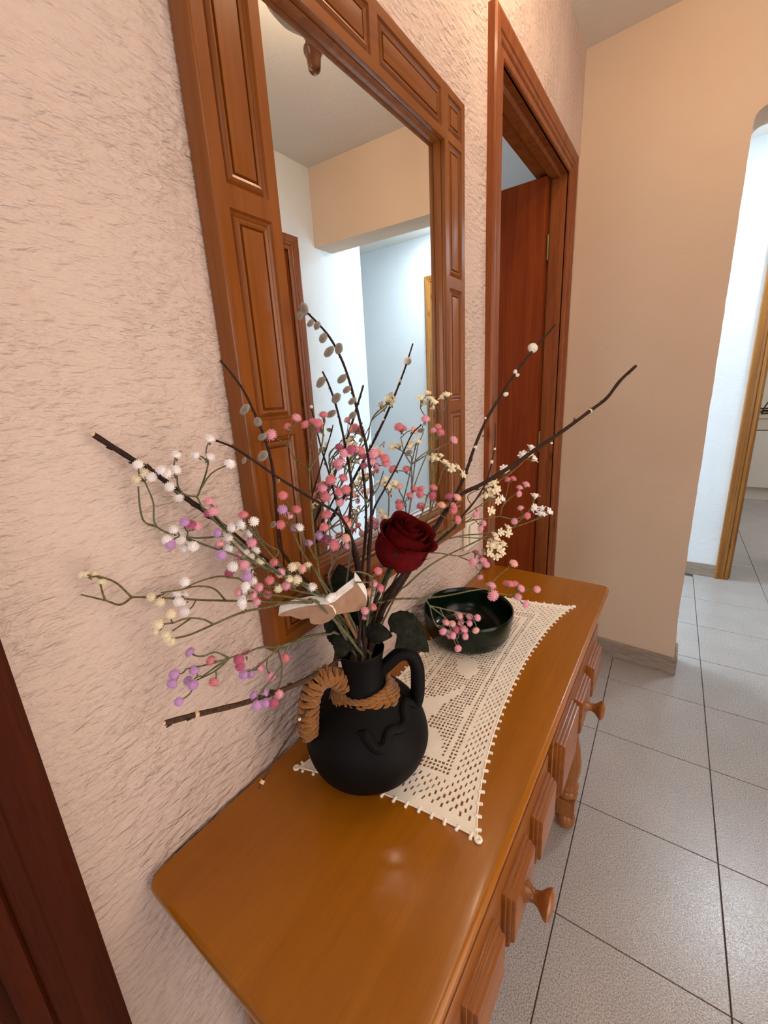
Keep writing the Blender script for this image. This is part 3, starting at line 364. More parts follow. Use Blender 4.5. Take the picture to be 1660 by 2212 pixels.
SPRAYS=[
('white blossom spray standing highest at the left,in front of the wall','pom','g',[([1213,1511,8850,1167,1528,9520,837,983,10603,810,766,10789,694,648,10910,592,552,11023,543,458,11145,513,380,11262,506,303,11379,526,213,11495,544,124,11600,536,60,11689,497,23,11759,442,8,11814,392,8,11858,352,16,11894,319,24,11928,293,25,11966],17,10),([293,25,11966,296,44,11996,311,56,12029,338,61,12064,374,59,12101,418,51,12139,466,40,12177,512,29,12214,552,19,12248,583,13,12278,604,11,12305,619,12,12330,627,18,12354],12,8),([293,25,11966,281,-4,11977,278,-40,11989,283,-78,12004,292,-110,12023,302,-136,12046,316,-157,12073,334,-177,12102,357,-196,12131,383,-212,12161,414,-226,12192,447,-239,12223,480,-254,12253],12,8),([526,213,11495,441,136,11496,305,89,11478,195,28,11474,168,-69,11505,213,-195,11568,279,-322,11641,316,-417,11708,333,-476,11770,366,-508,11839,394,-514,11912,378,-491,11974,328,-461,12025,278,-444,12070,251,-440,12117,249,-450,12167,274,-471,12222],12,8),([333,-476,11770,317,-498,11786,292,-518,11799,268,-536,11814,256,-551,11837,256,-562,11867,257,-566,11902,246,-562,11938,219,-549,11974,176,-526,12014,197,-529,12073,183,-515,12127,148,-492,12176],12,8),([634,-408,12325,641,-450,12340,653,-483,12373],9,7),([634,-408,12325,639,-420,12328,648,-432,12335],9,7),([347,-486,12269,387,-480,12274,436,-480,12293],9,7),([347,-486,12269,357,-502,12299,387,-513,12334],9,7),([604,-338,12302,628,-347,12328,640,-339,12347],9,7),([604,-338,12302,613,-372,12306,634,-408,12325],9,7),([328,-509,12253,311,-535,12258,329,-568,12284],9,7),([328,-509,12253,335,-495,12256,347,-486,12269],9,7),([307,-188,12073,285,-184,12037,265,-165,12001],9,7),([307,-188,12073,354,-255,12107,408,-308,12159],9,7),([625,-4,12393,619,25,12406,627,51,12409],9,7),([625,-4,12393,589,-23,12429,573,-71,12445],9,7),([447,-239,12223,526,-296,12261,604,-338,12302],9,7),([274,-471,12222,295,-490,12234,328,-509,12253],9,7),([302,-136,12046,304,-165,12054,307,-188,12073],9,7),([619,12,12330,634,5,12364,625,-4,12393],9,7),([627,18,12354,578,46,12476,668,55,12599],9,7),([480,-254,12253,574,-315,12378,514,-238,12472],9,7),([311,56,12029,626,34,12245,882,95,12348],9,7),([274,-471,12222,359,-549,12323,461,-587,12432],9,7)],[([668,55,12599,53,-19,83,54],'w'),([514,-238,12472,53,-20,83,52],'w'),([573,-71,12445,17,-73,66,54],'w'),([627,51,12409,66,39,65,55],'w'),([882,95,12348,82,-23,52,54],'w'),([461,-587,12432,71,-37,60,50],'w'),([387,-513,12334,66,-35,67,51],'c'),([329,-568,12284,47,-69,56,51],'c'),([436,-480,12293,90,-16,41,51],'w'),([648,-432,12335,65,-62,44,50],'w'),([640,-339,12347,72,-22,66,51],'w'),([408,-308,12159,67,-53,51,54],'w'),([265,-165,12001,74,-36,-57,57],'w'),([653,-483,12373,53,-64,55,49],'w')]),
('mixed white and pink blossom spray leaning left,middle of the left bunch','pom','g',[([1260,1350,8850,1278,1315,9520,853,1057,10533,831,920,10649,835,767,10775,822,636,10884,770,543,10968,698,467,11041,648,379,11121,647,259,11216,685,113,11322,710,-21,11415,667,-101,11473,574,-134,11501,489,-150,11519,429,-165,11535,387,-184,11554,358,-212,11580],17,10),([822,636,10884,811,554,10984,784,485,11075,743,431,11155,695,388,11227,650,345,11296,619,296,11368,608,239,11443,618,176,11520,645,114,11596,685,51,11670,731,-11,11742,774,-71,11811],12,8),([424,-394,11607,450,-421,11599,479,-456,11603],9,7),([424,-394,11607,432,-424,11630,451,-463,11642],9,7),([798,-120,11858,841,-153,11891,890,-178,11925],9,7),([798,-120,11858,761,-125,11872,698,-123,11864],9,7),([324,-222,11583,338,-252,11585,359,-279,11579],9,7),([324,-222,11583,309,-228,11599,298,-225,11619],9,7),([426,-165,11655,452,-157,11688,488,-143,11709],9,7),([426,-165,11655,456,-179,11698,478,-205,11736],9,7),([395,-188,11502,433,-206,11500,473,-218,11501],9,7),([395,-188,11502,351,-214,11491,337,-249,11466],9,7),([748,-64,11447,771,-93,11438,791,-108,11420],9,7),([748,-64,11447,713,-42,11473,676,-39,11497],9,7),([371,-173,11531,385,-177,11516,395,-188,11502],9,7),([371,-173,11531,342,-202,11547,324,-222,11583],9,7),([359,-280,11613,364,-297,11665,391,-345,11712],9,7),([359,-280,11613,385,-338,11619,424,-394,11607],9,7),([400,-211,11649,430,-247,11715,497,-274,11790],9,7),([400,-211,11649,412,-188,11660,426,-165,11655],9,7),([844,-139,11889,882,-164,11968,851,-182,12021],9,7),([844,-139,11889,820,-132,11875,798,-120,11858],9,7),([429,-165,11535,397,-166,11537,371,-173,11531],9,7),([358,-212,11580,353,-240,11603,359,-280,11613],9,7),([358,-212,11580,377,-203,11610,400,-211,11649],9,7),([774,-71,11811,804,-109,11847,844,-139,11889],9,7),([710,-21,11415,729,-40,11433,748,-64,11447],9,7),([645,114,11596,645,45,11620,612,-1,11601],9,7)],[([391,-345,11712,52,-46,72,55],'w'),([298,-225,11619,13,-30,94,57],'w'),([451,-463,11642,57,-61,55,54],'w'),([337,-249,11466,13,-96,26,57],'w'),([473,-218,11501,86,-39,34,56],'w'),([497,-274,11790,64,-37,68,55],'l'),([851,-182,12021,43,-40,81,52],'p'),([698,-123,11864,-26,-56,79,54],'m'),([890,-178,11925,71,-44,55,52],'p'),([478,-205,11736,62,-39,69,56],'m'),([488,-143,11709,76,-9,65,56],'p'),([479,-456,11603,75,-58,32,54],'l'),([676,-39,11497,-3,-14,99,57],'p'),([612,-1,11601,29,-86,43,57],'l'),([791,-108,11420,77,-62,17,55],'l'),([359,-279,11579,69,-65,32,56],'w')]),
('white and lilac blossom spray behind the pink mass left of the vase','pom','g',[([1317,1470,8850,1325,1499,9520,921,1076,10501,933,923,10648,916,811,10765,867,748,10848,804,719,10907,740,706,10955,676,699,11001,615,690,11053,568,667,11123,559,618,11213,591,543,11315,645,458,11412,695,385,11491,733,326,11554,759,279,11609,773,240,11659],17,10),([867,748,10848,778,711,10876,695,665,10908,643,601,10954,621,526,11013,615,456,11073,609,397,11131,598,350,11184,581,311,11233,562,281,11281,546,255,11329,538,227,11380,533,196,11431],12,8),([615,690,11053,615,714,11071,620,737,11091,625,753,11112,623,758,11134,610,749,11156,593,726,11178,580,695,11205,577,660,11236,583,624,11272,596,583,11312,616,542,11354,640,502,11397,667,468,11441,695,440,11484,721,415,11525,743,392,11565],12,8),([735,174,11645,727,142,11636,721,108,11646],9,7),([735,174,11645,699,182,11625,662,187,11614],9,7),([641,337,11047,674,284,11026,700,217,11026],9,7),([641,337,11047,611,340,11040,581,345,11024],9,7),([529,392,11175,529,408,11168,533,419,11156],9,7),([529,392,11175,518,387,11205,511,364,11231],9,7),([578,169,11156,530,138,11116,485,128,11047],9,7),([578,169,11156,596,142,11158,608,116,11166],9,7),([611,476,11314,577,495,11264,556,484,11230],9,7),([611,476,11314,646,420,11358,672,363,11382],9,7),([838,182,11706,831,164,11698,822,156,11679],9,7),([838,182,11706,837,198,11740,824,201,11776],9,7),([585,303,11184,619,275,11165,649,233,11154],9,7),([585,303,11184,553,274,11198,507,270,11222],9,7),([531,198,11400,498,193,11374,479,193,11340],9,7),([531,198,11400,556,178,11454,560,151,11496],9,7),([565,385,11147,572,347,11172,585,303,11184],9,7),([565,385,11147,545,395,11161,529,392,11175],9,7),([799,195,11674,819,191,11689,838,182,11706],9,7),([799,195,11674,768,186,11652,735,174,11645],9,7),([636,457,11047,636,468,11072,636,462,11103],9,7),([636,457,11047,638,393,11061,641,337,11047],9,7),([744,369,11560,689,382,11515,643,376,11490],9,7),([744,369,11560,802,319,11624,844,305,11677],9,7),([609,397,11131,590,385,11136,565,385,11147],9,7),([759,279,11609,778,231,11636,799,195,11674],9,7),([621,526,11013,626,496,11035,636,457,11047],9,7),([695,440,11484,718,398,11519,744,369,11560],9,7),([598,350,11184,617,247,11157,578,169,11156],9,7),([596,583,11312,608,523,11327,611,476,11314],9,7),([538,227,11380,531,212,11385,531,198,11400],9,7),([643,601,10954,634,480,10890,654,311,10916],9,7)],[([824,201,11776,32,-15,94,57],'k'),([844,305,11677,63,-43,65,58],'w'),([662,187,11614,-37,-71,60,59],'c'),([822,156,11679,28,-96,0,57],'w'),([721,108,11646,31,-86,40,57],'w'),([560,151,11496,49,-44,75,59],'w'),([643,376,11490,-22,-95,23,61],'w'),([672,363,11382,55,-62,56,61],'p'),([479,193,11340,15,-98,-10,61],'w'),([556,484,11230,33,-91,-25,64],'w'),([511,364,11231,23,-49,84,63],'w'),([507,270,11222,-8,-59,80,62],'p'),([533,419,11156,92,35,17,63],'w'),([636,462,11103,36,-22,91,63],'c'),([649,233,11154,73,-64,24,61],'p'),([608,116,11166,60,-66,45,60],'w'),([485,128,11047,14,-99,3,61],'m'),([581,345,11024,-39,-62,68,63],'w'),([700,217,11026,61,-73,32,61],'l'),([654,311,10916,41,-83,36,62],'w')]),
('coral and cream blossom spray low in front of the left frame stile','pom','g',[([1164,1434,8850,1121,1406,9520,1023,1111,10426,1020,1041,10479,1008,979,10524,983,928,10560,944,887,10582,892,854,10595,836,824,10607,787,789,10627,751,745,10661,731,691,10707,724,626,10761,729,554,10820],17,10),([983,928,10560,976,883,10618,962,845,10671,940,814,10719,911,791,10762,874,774,10800,833,761,10836,791,750,10870,750,736,10906],12,8),([1023,1188,10369,1054,1119,10473,1089,1046,10579,1117,984,10674,1129,942,10748,1128,919,10802,1118,909,10842,1104,907,10876,1083,908,10908],12,8),([837,788,10900,805,837,10915,794,887,10923],9,7),([837,788,10900,847,765,10934,867,750,10972],9,7),([875,795,10757,835,805,10727,794,812,10708],9,7),([875,795,10757,897,779,10787,909,761,10813],9,7),([1035,863,10940,1006,834,10955,982,799,10950],9,7),([1035,863,10940,1004,884,10949,966,899,10953],9,7),([816,692,10741,810,681,10739,807,666,10746],9,7),([816,692,10741,826,688,10791,840,705,10829],9,7),([720,472,10796,687,494,10728,657,486,10676],9,7),([720,472,10796,738,388,10846,734,321,10851],9,7),([742,575,10787,733,600,10752,718,614,10713],9,7),([742,575,10787,748,515,10828,761,469,10888],9,7),([730,572,10778,735,575,10780,742,575,10787],9,7),([730,572,10778,716,530,10769,720,472,10796],9,7),([825,759,10694,825,726,10727,816,692,10741],9,7),([825,759,10694,856,780,10718,875,795,10757],9,7),([774,653,10962,785,639,10943,791,616,10931],9,7),([774,653,10962,742,641,11015,728,588,11061],9,7),([918,790,10867,964,828,10918,1035,863,10940],9,7),([918,790,10867,881,794,10890,837,788,10900],9,7),([724,626,10761,724,602,10762,730,572,10778],9,7),([836,824,10607,818,791,10638,825,759,10694],9,7),([750,736,10906,762,690,10928,774,653,10962],9,7),([911,791,10762,933,790,10820,918,790,10867],9,7),([983,928,10560,964,925,10601,963,936,10646],9,7)],[([728,588,11061,17,-56,81,61],'k'),([791,616,10931,62,-78,10,61],'p'),([761,469,10888,39,-59,71,60],'k'),([867,750,10972,47,-47,75,62],'c'),([794,887,10923,24,32,92,64],'c'),([966,899,10953,-26,-12,96,63],'c'),([982,799,10950,0,-83,55,62],'h'),([840,705,10829,45,-20,87,62],'c'),([909,761,10813,51,-47,72,62],'c'),([718,614,10713,97,-17,-14,63],'c'),([807,666,10746,18,-82,54,62],'p'),([794,812,10708,-41,-72,56,64],'c'),([963,936,10646,20,-25,95,70],'w'),([734,321,10851,39,-72,57,59],'p'),([657,486,10676,46,-87,-18,62],'k')]),
('small lilac and white blossom spray just left of the butterfly','pom','g',[([1332,1369,8850,1374,1362,9520,1018,966,10415,1009,836,10503,973,738,10566,906,673,10601,824,623,10621,752,565,10643,715,490,10679,713,404,10726,729,327,10773,748,263,10811,767,206,10846,787,147,10883],17,10),([815,111,10929,855,87,10975,899,47,11024],9,7),([815,111,10929,799,109,10930,778,108,10922],9,7),([761,109,10836,780,62,10829,805,30,10809],9,7),([761,109,10836,752,97,10835,740,89,10825],9,7),([722,293,10753,713,301,10709,719,277,10684],9,7),([722,293,10753,737,251,10775,755,214,10809],9,7),([772,161,10862,762,143,10837,761,109,10836],9,7),([772,161,10862,792,132,10894,815,111,10929],9,7),([748,263,10811,765,210,10849,772,161,10862],9,7),([713,404,10726,710,354,10723,722,293,10753],9,7),([787,147,10883,775,91,10921,727,54,10909],9,7)],[([755,214,10809,48,-60,64,53],'p'),([778,108,10922,-33,-63,70,52],'w'),([727,54,10909,11,-78,62,51],'p'),([740,89,10825,2,-93,37,52],'w'),([805,30,10809,64,-71,29,51],'w'),([899,47,11024,60,-43,67,50],'w'),([719,277,10684,66,-73,-17,54],'p')]),
('long flat cream blossom spray reaching furthest left','pom','o',[([1267,1498,8850,1246,1524,9520,902,1077,10354,864,896,10430,753,791,10450,608,727,10445,511,640,10463,485,515,10518,502,370,10593,515,235,10662,480,136,10701,393,74,10710,286,24,10709,209,-46,10725,198,-156,10779,248,-296,10862,290,-420,10936,274,-501,10974,215,-549,10984,145,-582,10984,146,-637,11011,170,-691,11043,154,-719,11052,150,-741,11061,152,-761,11070,158,-785,11082],17,10),([158,-785,11082,183,-820,11147,175,-842,11197,183,-871,11252,255,-924,11324,314,-974,11381,353,-1020,11426,373,-1058,11460,373,-1089,11487],12,8),([158,-785,11082,177,-822,11080,147,-841,11055,185,-884,11063,160,-904,11055,187,-940,11081,204,-971,11112,216,-1002,11146,221,-1037,11179,208,-1073,11206,165,-1105,11226,169,-1153,11264,177,-1200,11303],12,8),([221,-1037,11179,213,-1036,11197,210,-1037,11218,212,-1040,11240,219,-1043,11264,231,-1047,11289,247,-1052,11315,266,-1058,11342,287,-1064,11370],12,8),([403,81,10712,364,76,10745,337,66,10785,317,48,10827,298,24,10862,274,-8,10888,254,-48,10910,245,-97,10932,249,-151,10955,261,-208,10975,275,-266,10990,291,-324,11004,303,-378,11019,308,-428,11033,300,-469,11043,276,-504,11046,239,-532,11043],12,8),([629,156,11010,608,104,11035,569,65,11053,515,34,11060,451,7,11056,386,-23,11041,330,-63,11025,297,-112,11015,285,-162,11012,283,-205,11011,283,-240,11008,284,-271,11004,287,-305,11002],12,8),([558,670,10425,506,642,10474,480,594,10538,481,528,10615,504,451,10700,539,370,10785,577,291,10867,609,219,10942,629,156,11010],12,8),([272,-338,10869,311,-382,10901,354,-426,10921],9,7),([272,-338,10869,250,-330,10845,231,-329,10827],9,7),([282,-1138,11496,260,-1156,11508,230,-1175,11501],9,7),([282,-1138,11496,267,-1140,11500,247,-1143,11498],9,7),([235,-530,10962,234,-549,10956,246,-566,10946],9,7),([235,-530,10962,198,-548,10954,153,-557,10959],9,7),([206,-299,10880,193,-285,10887,177,-264,10885],9,7),([206,-299,10880,235,-351,10914,258,-391,10962],9,7),([287,-1048,11436,279,-1038,11416,263,-1033,11391],9,7),([287,-1048,11436,275,-1069,11450,269,-1083,11478],9,7),([230,-301,10862,219,-304,10871,206,-299,10880],9,7),([230,-301,10862,251,-322,10868,272,-338,10869],9,7),([173,-531,10994,180,-575,10994,182,-616,11016],9,7),([173,-531,10994,198,-534,10973,235,-530,10962],9,7),([313,-1086,11472,297,-1068,11448,287,-1048,11436],9,7),([313,-1086,11472,292,-1114,11473,282,-1138,11496],9,7),([248,-296,10862,240,-299,10861,230,-301,10862],9,7),([276,-504,11046,227,-516,11010,173,-531,10994],9,7),([373,-1058,11460,340,-1074,11458,313,-1086,11472],9,7),([284,-271,11004,358,-323,11072,431,-358,11138],9,7),([198,-156,10779,241,-240,10735,300,-357,10750],9,7)],[([247,-1143,11498,-18,-45,87,47],'c'),([269,-1083,11478,30,-50,82,47],'c'),([263,-1033,11391,94,4,-34,48],'c'),([230,-1175,11501,2,-73,69,46],'c'),([153,-557,10959,-17,-65,74,55],'c'),([182,-616,11016,48,-69,54,54],'c'),([431,-358,11138,68,-37,64,54],'w'),([258,-391,10962,55,-50,66,55],'w'),([177,-264,10885,13,40,91,57],'w'),([231,-329,10827,28,-90,32,57],'w'),([300,-357,10750,65,-67,36,56],'w'),([246,-566,10946,63,-74,23,54],'c'),([354,-426,10921,66,-49,56,55],'w')]),
('drooping cream blossom spray close to the wall,lower left','pom','o',[([1239,1392,8850,1237,1368,9520,980,1052,10366,953,914,10435,959,757,10517,956,623,10578,924,528,10602,864,462,10598,793,412,10581,731,362,10568,693,309,10571,678,250,10585,680,181,10606,697,93,10633,723,-14,10662,733,-117,10676,703,-194,10666,637,-243,10634,559,-277,10593,486,-311,10554,435,-353,10529,414,-404,10524,418,-459,10538,438,-515,10564,469,-573,10596,509,-633,10633],17,10),([637,-243,10634,627,-265,10660,615,-286,10686,600,-307,10708,579,-329,10725,554,-354,10738,533,-385,10751,521,-421,10766,520,-461,10782,525,-502,10794,534,-544,10803,547,-586,10812,564,-626,10826,584,-661,10845,602,-692,10864,619,-721,10882,633,-748,10899],12,8),([518,-420,10761,506,-437,10749,496,-454,10740,488,-473,10731,483,-495,10723,482,-521,10717,485,-550,10713,493,-582,10712,505,-616,10713],12,8),([636,-769,10913,662,-792,10922,695,-819,10943],9,7),([636,-769,10913,616,-768,10914,598,-764,10918],9,7),([580,-694,10705,586,-708,10716,593,-723,10721],9,7),([580,-694,10705,594,-712,10743,617,-744,10779],9,7),([729,77,10706,721,83,10708,715,85,10711],9,7),([729,77,10706,731,67,10758,711,96,10788],9,7),([517,-629,10633,521,-645,10622,529,-667,10624],9,7),([517,-629,10633,552,-666,10667,580,-694,10705],9,7),([591,-757,10870,569,-783,10852,538,-794,10808],9,7),([591,-757,10870,615,-766,10894,636,-769,10913],9,7),([469,-573,10596,494,-601,10610,517,-629,10633],9,7),([619,-721,10882,600,-735,10866,591,-757,10870],9,7),([680,181,10606,704,122,10649,729,77,10706],9,7),([564,-626,10826,646,-674,10921,702,-688,10995],9,7)],[([598,-764,10918,-22,-19,96,50],'c'),([538,-794,10808,23,-96,17,50],'c'),([617,-744,10779,53,-39,75,50],'c'),([702,-688,10995,64,-29,72,50],'c'),([593,-723,10721,55,-56,63,51],'c'),([695,-819,10943,70,-44,56,48],'c'),([529,-667,10624,60,-72,36,52],'c'),([711,96,10788,27,-13,96,58],'w'),([715,85,10711,-12,2,99,58],'w')]),
('lilac blossom spray hanging lowest at the left above the cut twig','pom','g',[([1362,1442,8850,1396,1474,9520,1006,1276,9836,947,1241,9830,895,1200,9829,854,1147,9835,828,1082,9851,817,1006,9877,819,917,9910,832,816,9949,852,701,9990,870,586,10024,873,487,10046,853,416,10055,815,371,10059,768,339,10061,722,309,10064,687,272,10068,669,223,10075,666,165,10086,676,102,10104,694,35,10129,717,-32,10159,743,-98,10192,768,-162,10224,790,-222,10252],17,10),([790,-222,10252,798,-262,10301,795,-296,10343,783,-324,10375,767,-349,10393,752,-375,10400,738,-401,10397,721,-425,10389,700,-447,10380],12,8),([790,-222,10252,801,-272,10260,802,-314,10259,790,-350,10249,766,-379,10231,732,-402,10203,691,-423,10169,646,-442,10133,604,-462,10099],12,8),([790,-222,10252,806,-302,10285,796,-366,10297,759,-413,10292,707,-448,10276,654,-478,10260,609,-508,10250,577,-543,10250,561,-586,10260],12,8),([790,-222,10252,800,-271,10245,793,-310,10226,774,-343,10199,742,-374,10170,699,-405,10140,646,-436,10109,592,-468,10079,548,-505,10056],12,8),([853,416,10055,850,352,10037,834,296,10009,806,253,9974,775,222,9939,750,201,9914,731,185,9898,716,171,9885,701,155,9872],12,8),([657,96,9832,648,97,9809,640,89,9795],9,7),([657,96,9832,657,42,9856,655,-4,9847],9,7),([540,-535,10058,571,-560,10067,611,-580,10074],9,7),([540,-535,10058,496,-538,10058,458,-550,10050],9,7),([729,-58,10124,701,-37,10051,671,-39,9990],9,7),([729,-58,10124,753,-83,10146,777,-107,10161],9,7),([538,-661,10231,534,-694,10184,576,-765,10204],9,7),([538,-661,10231,559,-692,10267,575,-724,10287],9,7),([659,70,10089,641,80,10083,623,94,10075],9,7),([659,70,10089,695,-1,10121,729,-58,10124],9,7),([678,174,9844,682,196,9839,684,218,9820],9,7),([678,174,9844,666,131,9852,657,96,9832],9,7),([583,-501,10111,600,-509,10171,608,-532,10226],9,7),([583,-501,10111,554,-519,10089,540,-535,10058],9,7),([676,102,10104,669,87,10091,659,70,10089],9,7),([731,185,9898,705,184,9863,678,174,9844],9,7),([604,-462,10099,594,-481,10112,583,-501,10111],9,7),([561,-586,10260,535,-612,10221,538,-661,10231],9,7),([700,-447,10380,616,-483,10374,542,-506,10408],9,7),([796,-366,10297,779,-388,10322,752,-411,10322],9,7),([742,-374,10170,710,-364,10076,690,-391,10017],9,7),([548,-505,10056,632,-634,10016,767,-819,10104],9,7),([806,253,9974,778,236,9837,785,263,9692],9,7)],[([542,-506,10408,-16,-55,82,57],'l'),([752,-411,10322,3,-63,77,56],'k'),([608,-532,10226,43,-28,86,57],'l'),([575,-724,10287,53,-47,71,55],'l'),([576,-765,10204,60,-70,38,55],'l'),([458,-550,10050,-28,-50,82,58],'l'),([611,-580,10074,74,-41,53,57],'l'),([690,-391,10017,61,-79,-3,58],'k'),([767,-819,10104,64,-56,53,46],'l'),([777,-107,10161,60,-48,64,60],'m'),([671,-39,9990,70,-72,1,62],'m'),([655,-4,9847,34,-74,58,63],'l'),([640,89,9795,37,-93,5,64],'l'),([684,218,9820,77,45,46,65],'p'),([623,94,10075,-22,18,96,63],'p'),([785,263,9692,80,-59,-8,65],'p')]),
('small magenta blossom spray hanging behind the stout cut twig','pom','g',[([1209,1472,8850,1173,1472,9520,1051,1208,9869,1043,1102,9914,1047,989,9966,1052,885,10010,1049,799,10039,1034,730,10052,1006,675,10051,967,629,10041,917,585,10026,861,539,10010,818,492,9994,800,451,9976,808,423,9948,841,402,9915,888,378,9888,932,347,9866,967,313,9843,988,285,9810,994,268,9768,989,259,9725,980,252,9691,971,245,9666,962,236,9645,954,228,9623],17,10),([932,347,9866,951,273,9855,963,204,9839,964,147,9816,961,102,9792,958,66,9774,958,37,9762,961,8,9753,967,-24,9747],12,8),([921,162,9527,959,145,9517,1004,103,9526],9,7),([921,162,9527,925,110,9509,932,40,9534],9,7),([973,-70,9727,1036,-141,9746,1107,-190,9750],9,7),([973,-70,9727,952,-78,9739,935,-95,9744],9,7),([934,220,9565,944,219,9549,959,225,9538],9,7),([934,220,9565,920,188,9552,921,162,9527],9,7),([917,25,9694,896,58,9666,875,89,9631],9,7),([917,25,9694,945,-28,9721,973,-70,9727],9,7),([962,236,9645,943,222,9611,934,220,9565],9,7),([958,37,9762,933,41,9715,917,25,9694],9,7),([861,539,10010,810,514,9919,831,481,9843],9,7)],[([831,481,9843,48,-87,-2,69],'k'),([935,-95,9744,-10,-57,82,55],'l'),([1107,-190,9750,66,-52,54,53],'l'),([932,40,9534,37,-75,55,57],'l'),([1004,103,9526,71,-50,49,57],'m'),([959,225,9538,96,-22,18,58],'p'),([875,89,9631,42,53,74,57],'l')]),
('pink blossom spray rising in front of the left edge of the mirror','pom','o',[([1282,1376,8850,1302,1358,9520,862,1284,10345,879,1236,10427,896,1191,10514,909,1156,10609,895,1154,10702,845,1192,10785,790,1237,10875,783,1238,10996,835,1186,11154,878,1145,11311,841,1183,11431,779,1246,11529,764,1264,11635,803,1231,11751,853,1188,11856,878,1169,11937,877,1174,11990,868,1187,12025,856,1202,12053,839,1223,12083],17,10),([839,1223,12083,771,1232,12111,699,1244,12138,629,1256,12166,572,1264,12200,536,1265,12241,521,1255,12289,520,1235,12337,517,1209,12379,507,1179,12411,541,1105,12443,531,1068,12467,528,1027,12492],12,8),([839,1223,12083,846,1267,12129,856,1311,12176,874,1343,12224,899,1360,12272,927,1361,12317,958,1351,12361,989,1335,12404,1019,1319,12447,1042,1307,12489,1056,1301,12531,1058,1305,12571,1051,1320,12609],12,8),([530,1213,12379,554,1195,12418,577,1177,12457,596,1164,12494,607,1156,12531],12,8),([839,1223,12083,807,1267,12147,791,1297,12215,804,1297,12286,841,1276,12354,885,1250,12412,925,1229,12461,957,1217,12506,977,1215,12550],12,8),([1052,1280,12602,1021,1301,12604,990,1327,12609],9,7),([1052,1280,12602,1059,1241,12623,1066,1220,12652],9,7),([955,1213,12603,955,1246,12631,930,1280,12666],9,7),([955,1213,12603,925,1204,12630,885,1191,12640],9,7),([1021,1317,12556,994,1326,12558,967,1339,12566],9,7),([1021,1317,12556,1035,1292,12579,1052,1280,12602],9,7),([677,1134,12604,743,1154,12652,753,1186,12719],9,7),([677,1134,12604,639,1145,12608,605,1159,12620],9,7),([1042,1307,12489,1040,1316,12524,1021,1317,12556],9,7),([607,1156,12531,656,1144,12565,677,1134,12604],9,7),([977,1215,12550,975,1215,12579,955,1213,12603],9,7),([528,1027,12492,519,989,12508,522,957,12540],9,7),([1051,1320,12609,1029,1377,12670,989,1404,12734],9,7)],[([522,957,12540,34,-75,56,78],'p'),([605,1159,12620,-32,-38,87,62],'k'),([753,1186,12719,68,-16,71,61],'p'),([885,1191,12640,-15,-69,70,61],'k'),([930,1280,12666,32,4,95,61],'k'),([989,1404,12734,20,-12,97,62],'k'),([1066,1220,12652,41,-72,56,60],'k'),([967,1339,12566,-37,-38,85,62],'k'),([990,1327,12609,-27,-10,96,61],'p')]),
('loose pink blossom spray against the left frame stile','pom','o',[([1319,1516,8850,1315,1565,9520,985,1175,10536,896,1202,10591,818,1218,10652,770,1207,10727,751,1168,10812,753,1112,10903,765,1053,10993,776,1002,11077,777,970,11149,765,958,11210,743,958,11263,716,961,11316],17,10),([853,1149,10931,859,1104,11025,850,1073,11111,819,1063,11183,775,1061,11242,736,1050,11293,708,1024,11341,691,988,11391,687,942,11446],12,8),([674,1084,11312,679,1080,11335,690,1085,11353],9,7),([674,1084,11312,651,1067,11327,631,1063,11351],9,7),([747,869,11546,742,879,11559,737,898,11566],9,7),([747,869,11546,801,809,11632,847,721,11706],9,7),([738,856,11492,737,808,11482,737,756,11494],9,7),([738,856,11492,740,873,11515,747,869,11546],9,7),([691,988,11391,711,914,11433,738,856,11492],9,7),([736,1050,11293,705,1073,11303,674,1084,11312],9,7),([687,942,11446,826,853,11679,922,689,11889],9,7),([687,942,11446,709,1019,11509,771,1004,11624],9,7),([850,1073,11111,822,1090,11130,802,1118,11148],9,7)],[([922,689,11889,53,-50,68,58],'k'),([847,721,11706,53,-57,63,60],'l'),([771,1004,11624,57,-16,81,63],'k'),([737,898,11566,31,17,94,62],'p'),([737,756,11494,36,-85,38,61],'k'),([631,1063,11351,-2,-57,82,65],'l'),([690,1085,11353,51,-28,81,65],'w'),([802,1118,11148,0,0,100,65],'l')]),
